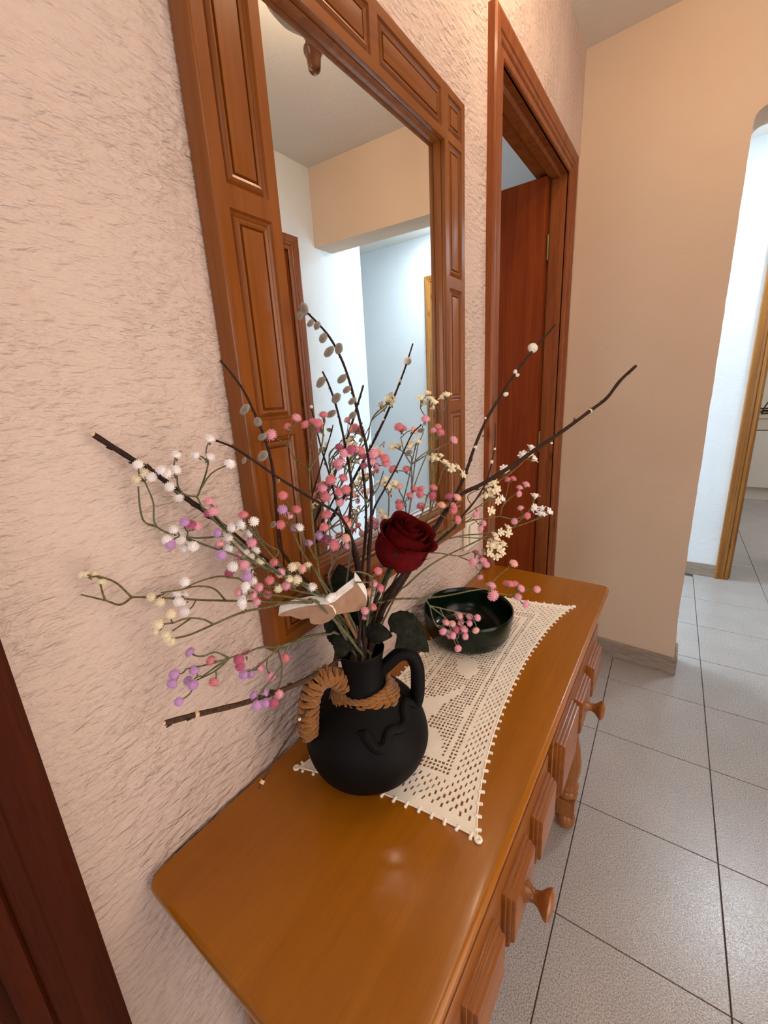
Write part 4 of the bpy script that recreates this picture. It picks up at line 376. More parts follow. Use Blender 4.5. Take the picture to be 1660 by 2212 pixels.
('dense pink blossom spray in front of the mirror,left of the rose','pom','d',[([1193,1405,8850,1170,1374,9520,831,1458,10217,861,1394,10367,891,1337,10503,897,1319,10596,889,1332,10646,880,1358,10673,871,1392,10691,859,1435,10714,844,1492,10743,835,1551,10778,838,1599,10821,853,1625,10874,876,1631,10933,905,1625,10995,934,1611,11060,959,1595,11129,971,1584,11200,961,1587,11267,933,1608,11328,896,1640,11385,864,1669,11442,845,1683,11506,846,1676,11576,865,1649,11652],17,10),([859,1435,10714,829,1471,10764,809,1497,10820,805,1505,10887,823,1490,10973,859,1454,11076,894,1418,11183,904,1409,11279,881,1437,11357,841,1488,11426,808,1535,11498,803,1552,11581,831,1535,11675],12,8),([959,1595,11129,946,1561,11154,934,1524,11175,926,1488,11204,919,1457,11248,906,1446,11309,873,1463,11376,829,1495,11445,796,1513,11516],12,8),([965,1634,11284,973,1663,11281,985,1683,11268],9,7),([965,1634,11284,972,1651,11309,966,1662,11338],9,7),([943,1619,10988,943,1653,10978,938,1689,10954],9,7),([943,1619,10988,994,1607,11040,1035,1576,11106],9,7),([923,1731,11678,944,1791,11682,963,1853,11656],9,7),([923,1731,11678,973,1710,11710,1018,1675,11754],9,7),([836,1480,11016,872,1474,11017,913,1464,11033],9,7),([836,1480,11016,820,1482,11057,792,1468,11087],9,7),([793,1535,11698,793,1517,11688,796,1508,11672],9,7),([793,1535,11698,787,1497,11742,795,1477,11795],9,7),([878,1362,11222,836,1345,11193,792,1322,11189],9,7),([878,1362,11222,903,1344,11274,912,1313,11323],9,7),([874,1670,11610,865,1696,11583,853,1711,11555],9,7),([874,1670,11610,900,1636,11672,941,1623,11726],9,7),([870,1691,11609,872,1679,11611,874,1670,11610],9,7),([870,1691,11609,895,1725,11632,923,1731,11678],9,7),([881,1650,11774,906,1669,11849,929,1738,11893],9,7),([881,1650,11774,886,1572,11833,895,1532,11904],9,7),([859,1436,11099,865,1385,11159,878,1362,11222],9,7),([859,1436,11099,851,1466,11058,836,1480,11016],9,7),([845,1683,11506,858,1706,11551,870,1691,11609],9,7),([865,1649,11652,879,1665,11710,881,1650,11774],9,7),([823,1490,10973,834,1452,11036,859,1436,11099],9,7),([971,1584,11200,965,1594,11249,965,1634,11284],9,7),([853,1625,10874,891,1614,10941,943,1619,10988],9,7),([831,1535,11675,815,1537,11690,793,1535,11698],9,7),([873,1463,11376,869,1456,11419,865,1423,11458],9,7)],[([895,1532,11904,35,-66,66,78],'k'),([929,1738,11893,55,-7,83,68],'k'),([795,1477,11795,33,-59,74,67],'p'),([941,1623,11726,52,-49,70,67],'k'),([1018,1675,11754,63,-53,57,67],'k'),([963,1853,11656,86,25,44,70],'h'),([796,1508,11672,46,-89,-4,74],'k'),([853,1711,11555,89,-26,-38,69],'p'),([865,1423,11458,27,-55,79,73],'k'),([966,1662,11338,36,-12,93,69],'k'),([985,1683,11268,90,22,38,75],'h'),([912,1313,11323,44,-50,75,66],'k'),([792,1322,11189,-21,-92,34,73],'l'),([792,1468,11087,5,-44,90,75],'m'),([913,1464,11033,78,-42,47,81],'k'),([1035,1576,11106,56,-44,70,68],'h'),([938,1689,10954,80,40,46,77],'p')]),
('tall forked grey stem with pink blossoms in the centre of the mirror','pom','d',[([1326,1404,8850,1356,1410,9520,1066,1380,10247,1061,1416,10329,1030,1482,10394,999,1548,10466,1001,1582,10571,1048,1567,10710,1098,1543,10846,1111,1554,10945,1093,1587,11007,1064,1621,11052,1036,1655,11092,1016,1692,11136,1013,1728,11189,1028,1752,11249,1058,1764,11313,1094,1772,11374,1128,1784,11426,1156,1807,11471,1178,1839,11511,1192,1881,11549],17,10),([1192,1881,11549,1168,1856,11600,1136,1838,11648,1100,1830,11693,1063,1831,11737,1031,1838,11781,1008,1844,11826,993,1841,11872,984,1825,11920,979,1799,11966,974,1769,12010,969,1738,12053,963,1711,12095],12,8),([1192,1881,11549,1201,1935,11583,1206,1996,11615,1209,2059,11649,1208,2119,11688,1205,2171,11735,1207,2207,11791,1223,2222,11853,1254,2216,11919],12,8),([984,1825,11920,1003,1828,11961,1027,1827,12003,1051,1822,12044,1074,1817,12083,1091,1813,12119,1103,1811,12152,1111,1814,12183,1114,1822,12213],12,8),([1209,2021,11627,1167,2066,11691,1130,2104,11761,1113,2117,11833,1118,2105,11904,1133,2082,11963,1150,2060,12014,1166,2040,12061,1178,2023,12108],12,8),([1143,1760,12247,1132,1785,12255,1117,1805,12266],9,7),([1143,1760,12247,1141,1724,12257,1138,1700,12276],9,7),([978,1677,12076,950,1678,12063,922,1676,12060],9,7),([978,1677,12076,968,1661,12094,971,1646,12119],9,7),([1331,2138,12019,1345,2130,12040,1365,2126,12055],9,7),([1331,2138,12019,1359,2124,12068,1359,2109,12115],9,7),([1215,2054,12142,1215,2120,12162,1226,2187,12159],9,7),([1215,2054,12142,1241,2019,12170,1271,1995,12193],9,7),([1109,1881,12189,1097,1934,12162,1088,1995,12148],9,7),([1109,1881,12189,1130,1865,12222,1153,1868,12246],9,7),([1197,2044,12012,1221,2024,12051,1234,1990,12089],9,7),([1197,2044,12012,1211,2074,12020,1223,2109,12011],9,7),([1002,1667,12188,1043,1650,12210,1072,1632,12239],9,7),([1002,1667,12188,976,1699,12250,900,1739,12300],9,7),([1123,1805,12187,1115,1841,12192,1109,1881,12189],9,7),([1123,1805,12187,1132,1774,12216,1143,1760,12247],9,7),([996,1686,12097,991,1669,12142,1002,1667,12188],9,7),([996,1686,12097,986,1679,12089,978,1677,12076],9,7),([1161,2020,11997,1152,1978,12026,1134,1936,12036],9,7),([1161,2020,11997,1178,2037,11998,1197,2044,12012],9,7),([1216,2072,12049,1211,2050,12096,1215,2054,12142],9,7),([1216,2072,12049,1258,2119,12013,1331,2138,12019],9,7),([1091,1813,12119,1106,1798,12157,1123,1805,12187],9,7),([974,1769,12010,975,1724,12048,996,1686,12097],9,7),([1118,2105,11904,1144,2073,11952,1161,2020,11997],9,7),([1150,2060,12014,1183,2060,12040,1216,2072,12049],9,7)],[([900,1739,12300,0,-21,98,67],'m'),([1072,1632,12239,66,-52,53,65],'p'),([971,1646,12119,25,-66,71,78],'p'),([922,1676,12060,-43,-83,34,67],'p'),([1138,1700,12276,26,-83,50,71],'m'),([1117,1805,12266,12,12,98,66],'p'),([1153,1868,12246,59,-45,67,66],'k'),([1088,1995,12148,79,44,43,68],'k'),([1134,1936,12036,15,-84,52,49],'m'),([1271,1995,12193,55,-65,52,73],'p'),([1226,2187,12159,65,27,71,76],'h'),([1359,2109,12115,41,-52,75,68],'k'),([1365,2126,12055,60,-49,64,68],'k'),([1223,2109,12011,84,19,51,50],'p'),([1234,1990,12089,45,-62,65,68],'p')]),
('small pink blossom spray between the mirror centre and the rose','pom','d',[([1229,1527,8850,1185,1555,9520,1002,1758,10130,1038,1767,10290,1013,1845,10399,966,1944,10480,945,2003,10560,951,2021,10644,975,2014,10734,1007,1999,10832,1032,1995,10932,1030,2025,11019,1001,2088,11093,963,2163,11163],17,10),([988,2112,11050,972,2146,11085,981,2181,11116],9,7),([988,2112,11050,974,2126,11065,971,2143,11080],9,7),([1023,2153,11181,1043,2188,11180,1072,2207,11165],9,7),([1023,2153,11181,1040,2137,11200,1064,2119,11218],9,7),([952,2053,11037,897,2047,11069,853,2068,11116],9,7),([952,2053,11037,939,2050,11027,932,2046,11014],9,7),([986,2070,11024,969,2058,11026,952,2053,11037],9,7),([986,2070,11024,994,2090,11035,988,2112,11050],9,7),([1025,2125,11117,1060,2133,11106,1089,2154,11109],9,7),([1025,2125,11117,1013,2140,11149,1023,2153,11181],9,7),([1032,1995,10932,1000,2020,10981,986,2070,11024],9,7),([1001,2088,11093,1006,2110,11108,1025,2125,11117],9,7)],[([932,2046,11014,-10,-99,-3,60],'h'),([853,2068,11116,-15,-39,91,54],'k'),([971,2143,11080,13,-1,99,61],'p'),([1064,2119,11218,56,-58,59,60],'p'),([1072,2207,11165,93,2,37,60],'p'),([981,2181,11116,32,2,95,54],'k'),([1089,2154,11109,91,-18,37,60],'p')]),
('pink and peach blossom spray above the red rose','pom','d',[([1241,1348,8850,1252,1307,9520,1031,2302,10118,1061,2416,10296,1121,2482,10489,1111,2628,10615,1088,2775,10707,1096,2864,10801,1128,2900,10904,1169,2910,11021,1192,2928,11140,1175,2995,11243,1123,3107,11332,1067,3222,11418,1029,3298,11509,1014,3329,11607,1014,3331,11710,1014,3336,11812],17,10),([1014,3336,11812,979,3340,11856,938,3353,11897,892,3377,11940,840,3415,11985,785,3469,12036,728,3534,12092,672,3598,12151,623,3651,12212],12,8),([1014,3336,11812,1061,3368,11859,1097,3419,11906,1122,3488,11945,1143,3565,11974,1164,3642,11989,1187,3717,11994,1210,3793,11996,1231,3874,11999],12,8),([1169,2910,11021,1153,2912,11103,1123,2936,11181,1078,2984,11245,1027,3039,11294,983,3081,11326,947,3109,11347,915,3131,11364,882,3155,11384],12,8),([1067,3222,11418,1036,3329,11574,1060,3347,11758,1058,3407,11919,1013,3538,12038,978,3649,12117,966,3722,12169,964,3776,12212,965,3826,12262],12,8),([784,3271,11707,744,3248,11709,713,3224,11734],9,7),([784,3271,11707,744,3274,11717,715,3280,11741],9,7),([611,3679,12291,614,3727,12314,600,3772,12348],9,7),([611,3679,12291,619,3660,12342,608,3628,12385],9,7),([1068,2932,11212,1061,2905,11223,1058,2871,11226],9,7),([1068,2932,11212,998,2971,11224,938,3029,11248],9,7),([931,3318,11664,933,3331,11700,914,3339,11735],9,7),([931,3318,11664,864,3296,11705,784,3271,11707],9,7),([1098,2978,11273,1089,3038,11325,1118,3092,11364],9,7),([1098,2978,11273,1096,2949,11239,1068,2932,11212],9,7),([662,3703,12256,725,3755,12306,809,3801,12313],9,7),([662,3703,12256,633,3688,12266,611,3679,12291],9,7),([1014,3329,11607,981,3325,11646,931,3318,11664],9,7),([1123,2936,11181,1128,2954,11229,1098,2978,11273],9,7),([623,3651,12212,652,3674,12227,662,3703,12256],9,7),([965,3826,12262,946,3849,12384,984,3893,12493],9,7),([882,3155,11384,862,3154,11426,868,3155,11474],9,7)],[([608,3628,12385,25,-65,72,86],'k'),([600,3772,12348,36,7,93,80],'k'),([809,3801,12313,83,-17,53,75],'h'),([984,3893,12493,33,-32,89,86],'p'),([715,3280,11741,-31,-50,81,73],'k'),([914,3339,11735,16,-30,94,72],'k'),([868,3155,11474,19,-41,89,72],'h'),([938,3029,11248,-31,-17,93,71],'k'),([1118,3092,11364,44,1,90,70],'k'),([1058,2871,11226,17,-88,45,69],'k'),([713,3224,11734,-18,-81,56,73],'k')]),
('pink blossom spray in front of the right frame stile','pom','o',[([1330,1462,8850,1345,1491,9520,1073,2314,10051,1087,2477,10234,1168,2540,10459,1174,2697,10602,1170,2860,10705,1204,2958,10809,1258,3007,10909,1306,3039,11003,1332,3071,11079,1340,3107,11135,1335,3149,11180,1325,3204,11220,1310,3268,11256,1293,3331,11288,1275,3394,11318,1259,3456,11351],17,10),([1306,3039,11003,1358,3093,11027,1401,3165,11047,1436,3249,11061,1462,3334,11072,1483,3409,11082,1501,3476,11092,1518,3539,11101,1537,3602,11112],12,8),([963,3418,11796,1038,3470,11849,1093,3559,11898,1128,3681,11938,1149,3820,11971,1165,3956,11996,1183,4081,12017,1206,4197,12038,1237,4303,12061],12,8),([1148,2861,10707,1127,2960,10882,1155,2980,11089,1122,3103,11257,1052,3306,11398,1050,3435,11566,1108,3489,11750,1125,3609,11901,1095,3783,12007,1071,3904,12069,1064,3968,12099,1063,4009,12115,1061,4058,12138],12,8),([1576,3561,11099,1606,3578,11103,1628,3598,11123],9,7),([1576,3561,11099,1592,3590,11069,1610,3632,11052],9,7),([1231,3333,11331,1216,3302,11347,1207,3258,11351],9,7),([1231,3333,11331,1173,3362,11360,1127,3418,11397],9,7),([1053,4102,12236,1058,4117,12298,1084,4152,12346],9,7),([1053,4102,12236,1029,4104,12256,1011,4121,12282],9,7),([1561,3645,11176,1574,3717,11208,1617,3768,11220],9,7),([1561,3645,11176,1525,3670,11202,1498,3720,11230],9,7),([1272,3481,11324,1284,3478,11300,1297,3496,11279],9,7),([1272,3481,11324,1278,3547,11351,1268,3594,11395],9,7),([1041,4154,12183,1027,4237,12214,1028,4326,12227],9,7),([1041,4154,12183,1049,4137,12210,1053,4102,12236],9,7),([1555,3547,11127,1550,3592,11158,1561,3645,11176],9,7),([1555,3547,11127,1565,3549,11111,1576,3561,11099],9,7),([1270,3372,11307,1265,3427,11322,1272,3481,11324],9,7),([1270,3372,11307,1249,3361,11324,1231,3333,11331],9,7),([1063,4009,12115,1058,4091,12141,1041,4154,12183],9,7),([1501,3476,11092,1534,3512,11099,1555,3547,11127],9,7),([1310,3268,11256,1283,3312,11284,1270,3372,11307],9,7),([1237,4303,12061,1255,4324,12086,1290,4334,12096],9,7),([1052,3306,11398,1053,3316,11407,1060,3324,11412],9,7),([1340,3107,11135,1299,3161,11158,1245,3202,11173],9,7),([1483,3409,11082,1483,3455,11103,1471,3488,11133],9,7),([1462,3334,11072,1556,3479,10928,1696,3619,10882],9,7)],[([1011,4121,12282,-16,-39,91,73],'p'),([1028,4326,12227,42,19,89,99],'k'),([1084,4152,12346,43,-26,87,64],'k'),([1290,4334,12096,73,-24,64,77],'p'),([1060,3324,11412,55,-1,83,72],'k'),([1127,3418,11397,-22,-18,96,73],'k'),([1207,3258,11351,8,-88,46,71],'k'),([1268,3594,11395,33,5,94,73],'k'),([1297,3496,11279,86,-48,-20,76],'m'),([1245,3202,11173,-24,-8,97,82],'k'),([1471,3488,11133,23,4,97,83],'h'),([1498,3720,11230,-14,-11,98,85],'m'),([1617,3768,11220,63,5,77,77],'h'),([1610,3632,11052,98,-2,19,92],'k'),([1696,3619,10882,97,-11,23,76],'k'),([1628,3598,11123,74,-16,65,61],'k')]),
('tall cream blossom spray before the right edge of the mirror','bud','o',[([1223,1442,8850,1200,1434,9520,1080,2407,9964,1124,2596,10166,1157,2793,10352,1134,3045,10476,1164,3179,10602,1226,3230,10718,1279,3265,10823,1304,3320,10924,1282,3423,11020,1223,3560,11105,1158,3691,11196,1116,3777,11302,1104,3811,11419,1098,3824,11538,1074,3865,11656,1013,3974,11775,912,4157,11915,833,4302,12089,812,4340,12270,794,4372,12413,764,4424,12502,735,4471,12556,709,4512,12598,677,4566,12646],17,10),([794,4372,12413,745,4377,12467,684,4397,12521,620,4430,12573,565,4470,12619,528,4511,12658,506,4550,12691,521,4534,12724,503,4571,12756],12,8),([1150,3904,11589,1071,4126,11805,959,4415,12034,948,4511,12275,932,4610,12463,892,4740,12574,867,4834,12634,852,4904,12674,832,4987,12726],12,8),([932,4610,12463,897,4622,12515,856,4643,12567,811,4673,12619,763,4709,12671],12,8),([1293,3444,11024,1235,3645,11130,1190,3829,11256,1192,3921,11396,1207,3971,11511,1213,4015,11578,1214,4049,11612,1214,4078,11632,1212,4115,11658],12,8),([1116,3777,11302,1110,3810,11385,1112,3826,11475,1113,3845,11558,1109,3875,11626,1103,3914,11673,1096,3953,11707,1090,3995,11736,1079,4044,11767],12,8),([628,4678,12716,607,4738,12737,575,4791,12761],9,7),([628,4678,12716,608,4704,12768,615,4737,12816],9,7),([1223,4105,11679,1231,4149,11683,1229,4194,11698],9,7),([1223,4105,11679,1206,4114,11710,1195,4150,11738],9,7),([1056,4082,11773,1056,4096,11784,1063,4111,11790],9,7),([1056,4082,11773,1038,4142,11805,1004,4186,11839],9,7),([706,4607,12675,702,4646,12669,698,4676,12657],9,7),([706,4607,12675,712,4641,12721,743,4674,12750],9,7),([1247,4262,11625,1273,4360,11592,1294,4475,11591],9,7),([1247,4262,11625,1271,4244,11616,1295,4236,11614],9,7),([517,4575,12740,502,4657,12734,508,4700,12743],9,7),([517,4575,12740,516,4541,12786,509,4566,12833],9,7),([792,5020,12787,807,5051,12822,811,5058,12867],9,7),([792,5020,12787,743,5042,12817,697,5036,12830],9,7),([1052,4113,11792,1044,4062,11799,1028,4032,11818],9,7),([1052,4113,11792,1057,4203,11799,1040,4304,11823],9,7),([1028,4045,11777,1035,4083,11791,1052,4113,11792],9,7),([1028,4045,11777,1039,4068,11780,1056,4082,11773],9,7),([689,4576,12646,692,4593,12664,706,4607,12675],9,7),([689,4576,12646,666,4633,12681,628,4678,12716],9,7),([1225,4115,11632,1240,4184,11618,1247,4262,11625],9,7),([1225,4115,11632,1222,4101,11656,1223,4105,11679],9,7),([526,4598,12794,535,4706,12847,540,4750,12925],9,7),([526,4598,12794,512,4588,12770,517,4575,12740],9,7),([1096,3953,11707,1057,3985,11742,1028,4045,11777],9,7),([735,4471,12556,703,4515,12603,689,4576,12646],9,7),([1213,4015,11578,1214,4055,11614,1225,4115,11632],9,7),([521,4534,12724,504,4619,12753,526,4598,12794],9,7),([852,4904,12674,828,4983,12730,792,5020,12787],9,7),([1214,4078,11632,1314,4222,11515,1427,4410,11479],9,7)],[([540,4750,12925,44,-4,90,74],'c'),([509,4566,12833,22,-52,83,73],'c'),([615,4737,12816,24,-22,94,74],'c'),([508,4700,12743,61,32,73,74],'c'),([743,4674,12750,56,-13,82,73],'c'),([698,4676,12657,79,38,48,73],'c'),([697,5036,12830,-41,-57,72,75],'c'),([811,5058,12867,41,-27,87,75],'c'),([575,4791,12761,6,7,100,75],'c'),([1004,4186,11839,4,-2,100,70],'c'),([1040,4304,11823,44,22,87,71],'c'),([1195,4150,11738,5,-18,98,69],'c'),([1229,4194,11698,51,18,84,69],'c'),([1295,4236,11614,69,-70,21,70],'c'),([1294,4475,11591,80,20,56,71],'c'),([1063,4111,11790,52,4,86,69],'c'),([1028,4032,11818,9,-89,44,69],'c'),([1427,4410,11479,97,-4,25,70],'c')]),
('cream blossom spray half hidden behind pink blossoms by the mirror centre','bud','d',[([1320,1352,8850,1363,1335,9520,1097,2079,10111,1104,2138,10275,1114,2190,10438,1052,2335,10546,964,2514,10641,932,2617,10773,949,2646,10926,948,2689,11054,910,2769,11141,858,2857,11207,806,2940,11269,764,3012,11340],17,10),([1002,2744,10721,1048,2844,11032,947,3178,11288,985,3281,11588,993,3369,11805,936,3476,11903,887,3505,11931,848,3493,11931,809,3492,11940,769,3511,11966,734,3522,11987,702,3528,12007,671,3532,12029],12,8),([993,3369,11805,978,3421,11855,958,3482,11905,937,3543,11953,922,3592,11995,913,3627,12030,909,3651,12059,908,3670,12085,908,3687,12114],12,8),([874,3639,12089,843,3665,12122,799,3678,12145],9,7),([874,3639,12089,864,3627,12093,857,3611,12089],9,7),([644,3582,12041,646,3608,12068,636,3622,12100],9,7),([644,3582,12041,616,3582,12057,590,3567,12062],9,7),([734,3006,11444,748,2992,11479,771,2989,11508],9,7),([734,3006,11444,696,2990,11481,671,2995,11531],9,7),([897,2692,11086,902,2670,11087,906,2647,11092],9,7),([897,2692,11086,856,2678,11120,813,2705,11161],9,7),([777,3055,11401,792,3064,11480,839,3088,11541],9,7),([777,3055,11401,761,3076,11393,746,3099,11384],9,7),([764,3015,11383,767,3034,11396,777,3055,11401],9,7),([764,3015,11383,751,3022,11415,734,3006,11444],9,7),([915,3640,12075,917,3668,12116,947,3688,12147],9,7),([915,3640,12075,895,3643,12086,874,3639,12089],9,7),([669,3513,12022,619,3478,12064,585,3397,12078],9,7),([669,3513,12022,652,3547,12033,644,3582,12041],9,7),([764,3012,11340,760,3009,11362,764,3015,11383],9,7),([922,3592,11995,929,3620,12033,915,3640,12075],9,7),([769,3511,11966,718,3529,12002,669,3513,12022],9,7),([948,2689,11054,924,2698,11074,897,2692,11086],9,7),([764,3012,11340,704,2993,11469,711,3002,11613],9,7)],[([585,3397,12078,-2,-86,51,62],'c'),([590,3567,12062,-28,-72,63,63],'c'),([636,3622,12100,27,-14,95,63],'c'),([947,3688,12147,52,-17,84,62],'c'),([857,3611,12089,-2,-95,31,62],'c'),([799,3678,12145,-22,-33,92,63],'c'),([671,2995,11531,-4,-51,86,60],'c'),([771,2989,11508,50,-48,72,60],'c'),([746,3099,11384,-12,14,98,61],'c'),([839,3088,11541,49,-29,82,60],'c'),([711,3002,11613,19,-43,88,60],'c'),([813,2705,11161,-15,-41,90,58],'c'),([906,2647,11092,36,-84,40,72],'c')]),
('cream blossom spray crossing the near door casing,highest at the right','bud','o',[([1282,1503,8850,1267,1536,9520,1043,2641,9874,1163,2866,10110,1270,3095,10326,1262,3470,10425,1274,3738,10495,1305,3911,10546,1343,4048,10591,1393,4188,10658,1448,4354,10756,1493,4558,10858,1536,4776,10957,1595,4955,11050,1671,5099,11130,1749,5243,11195,1817,5398,11248,1871,5548,11297,1911,5674,11343,1941,5780,11384,1966,5880,11422,1992,5990,11462],17,10),([1595,4955,11050,1621,4990,11065,1647,5028,11079,1672,5066,11093,1692,5099,11104,1707,5124,11112,1718,5144,11118,1727,5162,11123,1737,5182,11128],12,8),([1393,4188,10658,1454,4316,10708,1523,4437,10764,1590,4549,10818,1645,4651,10863,1683,4734,10894,1711,4803,10917,1733,4866,10936,1756,4939,10955],12,8),([1518,4588,10865,1474,4627,10898,1424,4664,10933,1384,4704,10967,1367,4753,10999,1384,4813,11028,1429,4877,11056,1486,4936,11084,1540,4990,11114],12,8),([1819,5429,11329,1808,5484,11354,1807,5560,11368],9,7),([1819,5429,11329,1818,5385,11391,1830,5382,11446],9,7),([1688,5183,11122,1695,5227,11121,1705,5268,11108],9,7),([1688,5183,11122,1700,5187,11157,1700,5173,11196],9,7),([1622,5070,11071,1618,5101,11090,1604,5123,11111],9,7),([1622,5070,11071,1652,5071,11063,1678,5085,11067],9,7),([1834,4961,10941,1855,4981,10924,1875,4979,10901],9,7),([1834,4961,10941,1866,5035,10945,1910,5086,10925],9,7),([1701,4883,10947,1693,4883,10977,1677,4867,11002],9,7),([1701,4883,10947,1718,4953,10946,1718,5039,10959],9,7),([2035,6166,11499,2084,6254,11477,2122,6363,11489],9,7),([2035,6166,11499,2031,6193,11552,2049,6237,11593],9,7),([2002,6088,11570,1982,6062,11589,1965,6060,11616],9,7),([2002,6088,11570,1982,6274,11661,2018,6458,11722],9,7),([2008,6047,11500,1999,6057,11537,2002,6088,11570],9,7),([2008,6047,11500,2017,6113,11506,2035,6166,11499],9,7),([1706,5100,11096,1747,5110,11093,1787,5103,11073],9,7),([1706,5100,11096,1701,5146,11107,1688,5183,11122],9,7),([1743,4851,10933,1722,4861,10938,1701,4883,10947],9,7),([1743,4851,10933,1781,4917,10951,1834,4961,10941],9,7),([1992,5990,11462,1995,6015,11486,2008,6047,11500],9,7),([1647,5028,11079,1672,5067,11098,1706,5100,11096],9,7),([1683,4734,10894,1702,4801,10924,1743,4851,10933],9,7),([1817,5398,11248,1812,5400,11293,1819,5429,11329],9,7),([1595,4955,11050,1616,5008,11053,1622,5070,11071],9,7),([1645,4651,10863,1756,4681,10845,1857,4668,10782],9,7)],[([2018,6458,11722,30,5,95,86],'w'),([1965,6060,11616,-16,-71,69,84],'w'),([2049,6237,11593,26,-19,95,76],'c'),([2122,6363,11489,78,5,62,86],'w'),([1830,5382,11446,20,-62,76,71],'w'),([1700,5173,11196,25,-51,83,89],'c'),([1678,5085,11067,85,-38,37,88],'c'),([1718,5039,10959,50,19,84,79],'c'),([1787,5103,11073,82,-52,23,88],'c'),([1677,4867,11002,-3,-58,81,69],'c'),([1910,5086,10925,84,1,55,70],'w'),([1875,4979,10901,88,-48,-2,69],'c'),([1857,4668,10782,84,-50,21,76],'c'),([1705,5268,11108,73,19,66,81],'c'),([1604,5123,11111,6,-5,100,80],'c'),([1807,5560,11368,23,12,97,73],'c')]),
('pink blossom spray in front of the open door','pom','o',[([1226,1396,8850,1218,1370,9520,1088,2490,9941,1069,2813,10092,1155,2991,10314,1176,3289,10436,1162,3695,10463,1210,4041,10482,1330,4248,10525,1464,4365,10580,1571,4456,10619,1651,4548,10626,1711,4647,10616,1758,4753,10604,1795,4854,10595,1824,4937,10585,1850,5011,10576,1879,5089,10566],17,10),([1879,5089,10566,1881,5110,10615,1883,5129,10665,1885,5157,10711,1891,5203,10752,1904,5277,10788,1923,5369,10821,1944,5464,10851,1962,5543,10875,1977,5599,10891,1992,5641,10902,2006,5675,10911,2021,5712,10921],12,8),([1879,5089,10566,1921,5181,10529,1967,5267,10491,2016,5339,10461,2062,5396,10446,2103,5440,10449,2138,5476,10465,2171,5506,10486,2207,5534,10506],12,8),([1464,4365,10580,1491,4393,10604,1520,4422,10628,1547,4449,10652,1569,4474,10676,1585,4494,10700,1596,4511,10725,1605,4526,10750,1615,4544,10775],12,8),([1891,5203,10752,1888,5263,10807,1881,5338,10860,1869,5423,10909,1855,5508,10952,1841,5582,10990,1827,5645,11024,1815,5703,11058,1804,5758,11094],12,8),([1812,5774,11098,1838,5834,11111,1850,5889,11144],9,7),([1812,5774,11098,1794,5791,11121,1773,5787,11138],9,7),([1613,4503,10740,1637,4475,10744,1658,4444,10743],9,7),([1613,4503,10740,1619,4572,10764,1605,4628,10801],9,7),([1643,4569,10536,1669,4607,10488,1685,4609,10434],9,7),([1643,4569,10536,1683,4608,10550,1727,4645,10536],9,7),([2018,5616,10929,2037,5634,10919,2054,5636,10901],9,7),([2018,5616,10929,2036,5679,10960,2028,5742,11003],9,7),([2179,5533,10526,2224,5516,10510,2273,5503,10515],9,7),([2179,5533,10526,2132,5552,10572,2107,5595,10627],9,7),([1595,4504,10626,1624,4548,10588,1643,4569,10536],9,7),([1595,4504,10626,1593,4496,10686,1613,4503,10740],9,7),([2095,5413,10461,2079,5372,10449,2076,5336,10425],9,7),([2095,5413,10461,2146,5482,10476,2179,5533,10526],9,7),([2024,5746,10940,2027,5891,10990,2073,6010,11015],9,7),([2024,5746,10940,2015,5685,10939,2018,5616,10929],9,7),([1520,4422,10628,1556,4463,10641,1595,4504,10626],9,7),([2016,5339,10461,2057,5378,10447,2095,5413,10461],9,7),([1992,5641,10902,2017,5689,10914,2024,5746,10940],9,7),([1827,5645,11024,1809,5703,11066,1812,5774,11098],9,7)],[([1773,5787,11138,-26,-42,87,70],'k'),([1850,5889,11144,51,3,86,70],'k'),([2073,6010,11015,44,9,89,85],'p'),([2028,5742,11003,29,1,96,69],'p'),([2054,5636,10901,91,-41,6,68],'p'),([2107,5595,10627,-18,-27,95,69],'p'),([2273,5503,10515,68,-66,32,72],'k'),([2076,5336,10425,3,-99,16,67],'p'),([1605,4628,10801,25,7,97,64],'p'),([1658,4444,10743,48,-80,36,63],'p'),([1727,4645,10536,83,-11,54,64],'p'),([1685,4609,10434,81,-55,-20,65],'p')]),
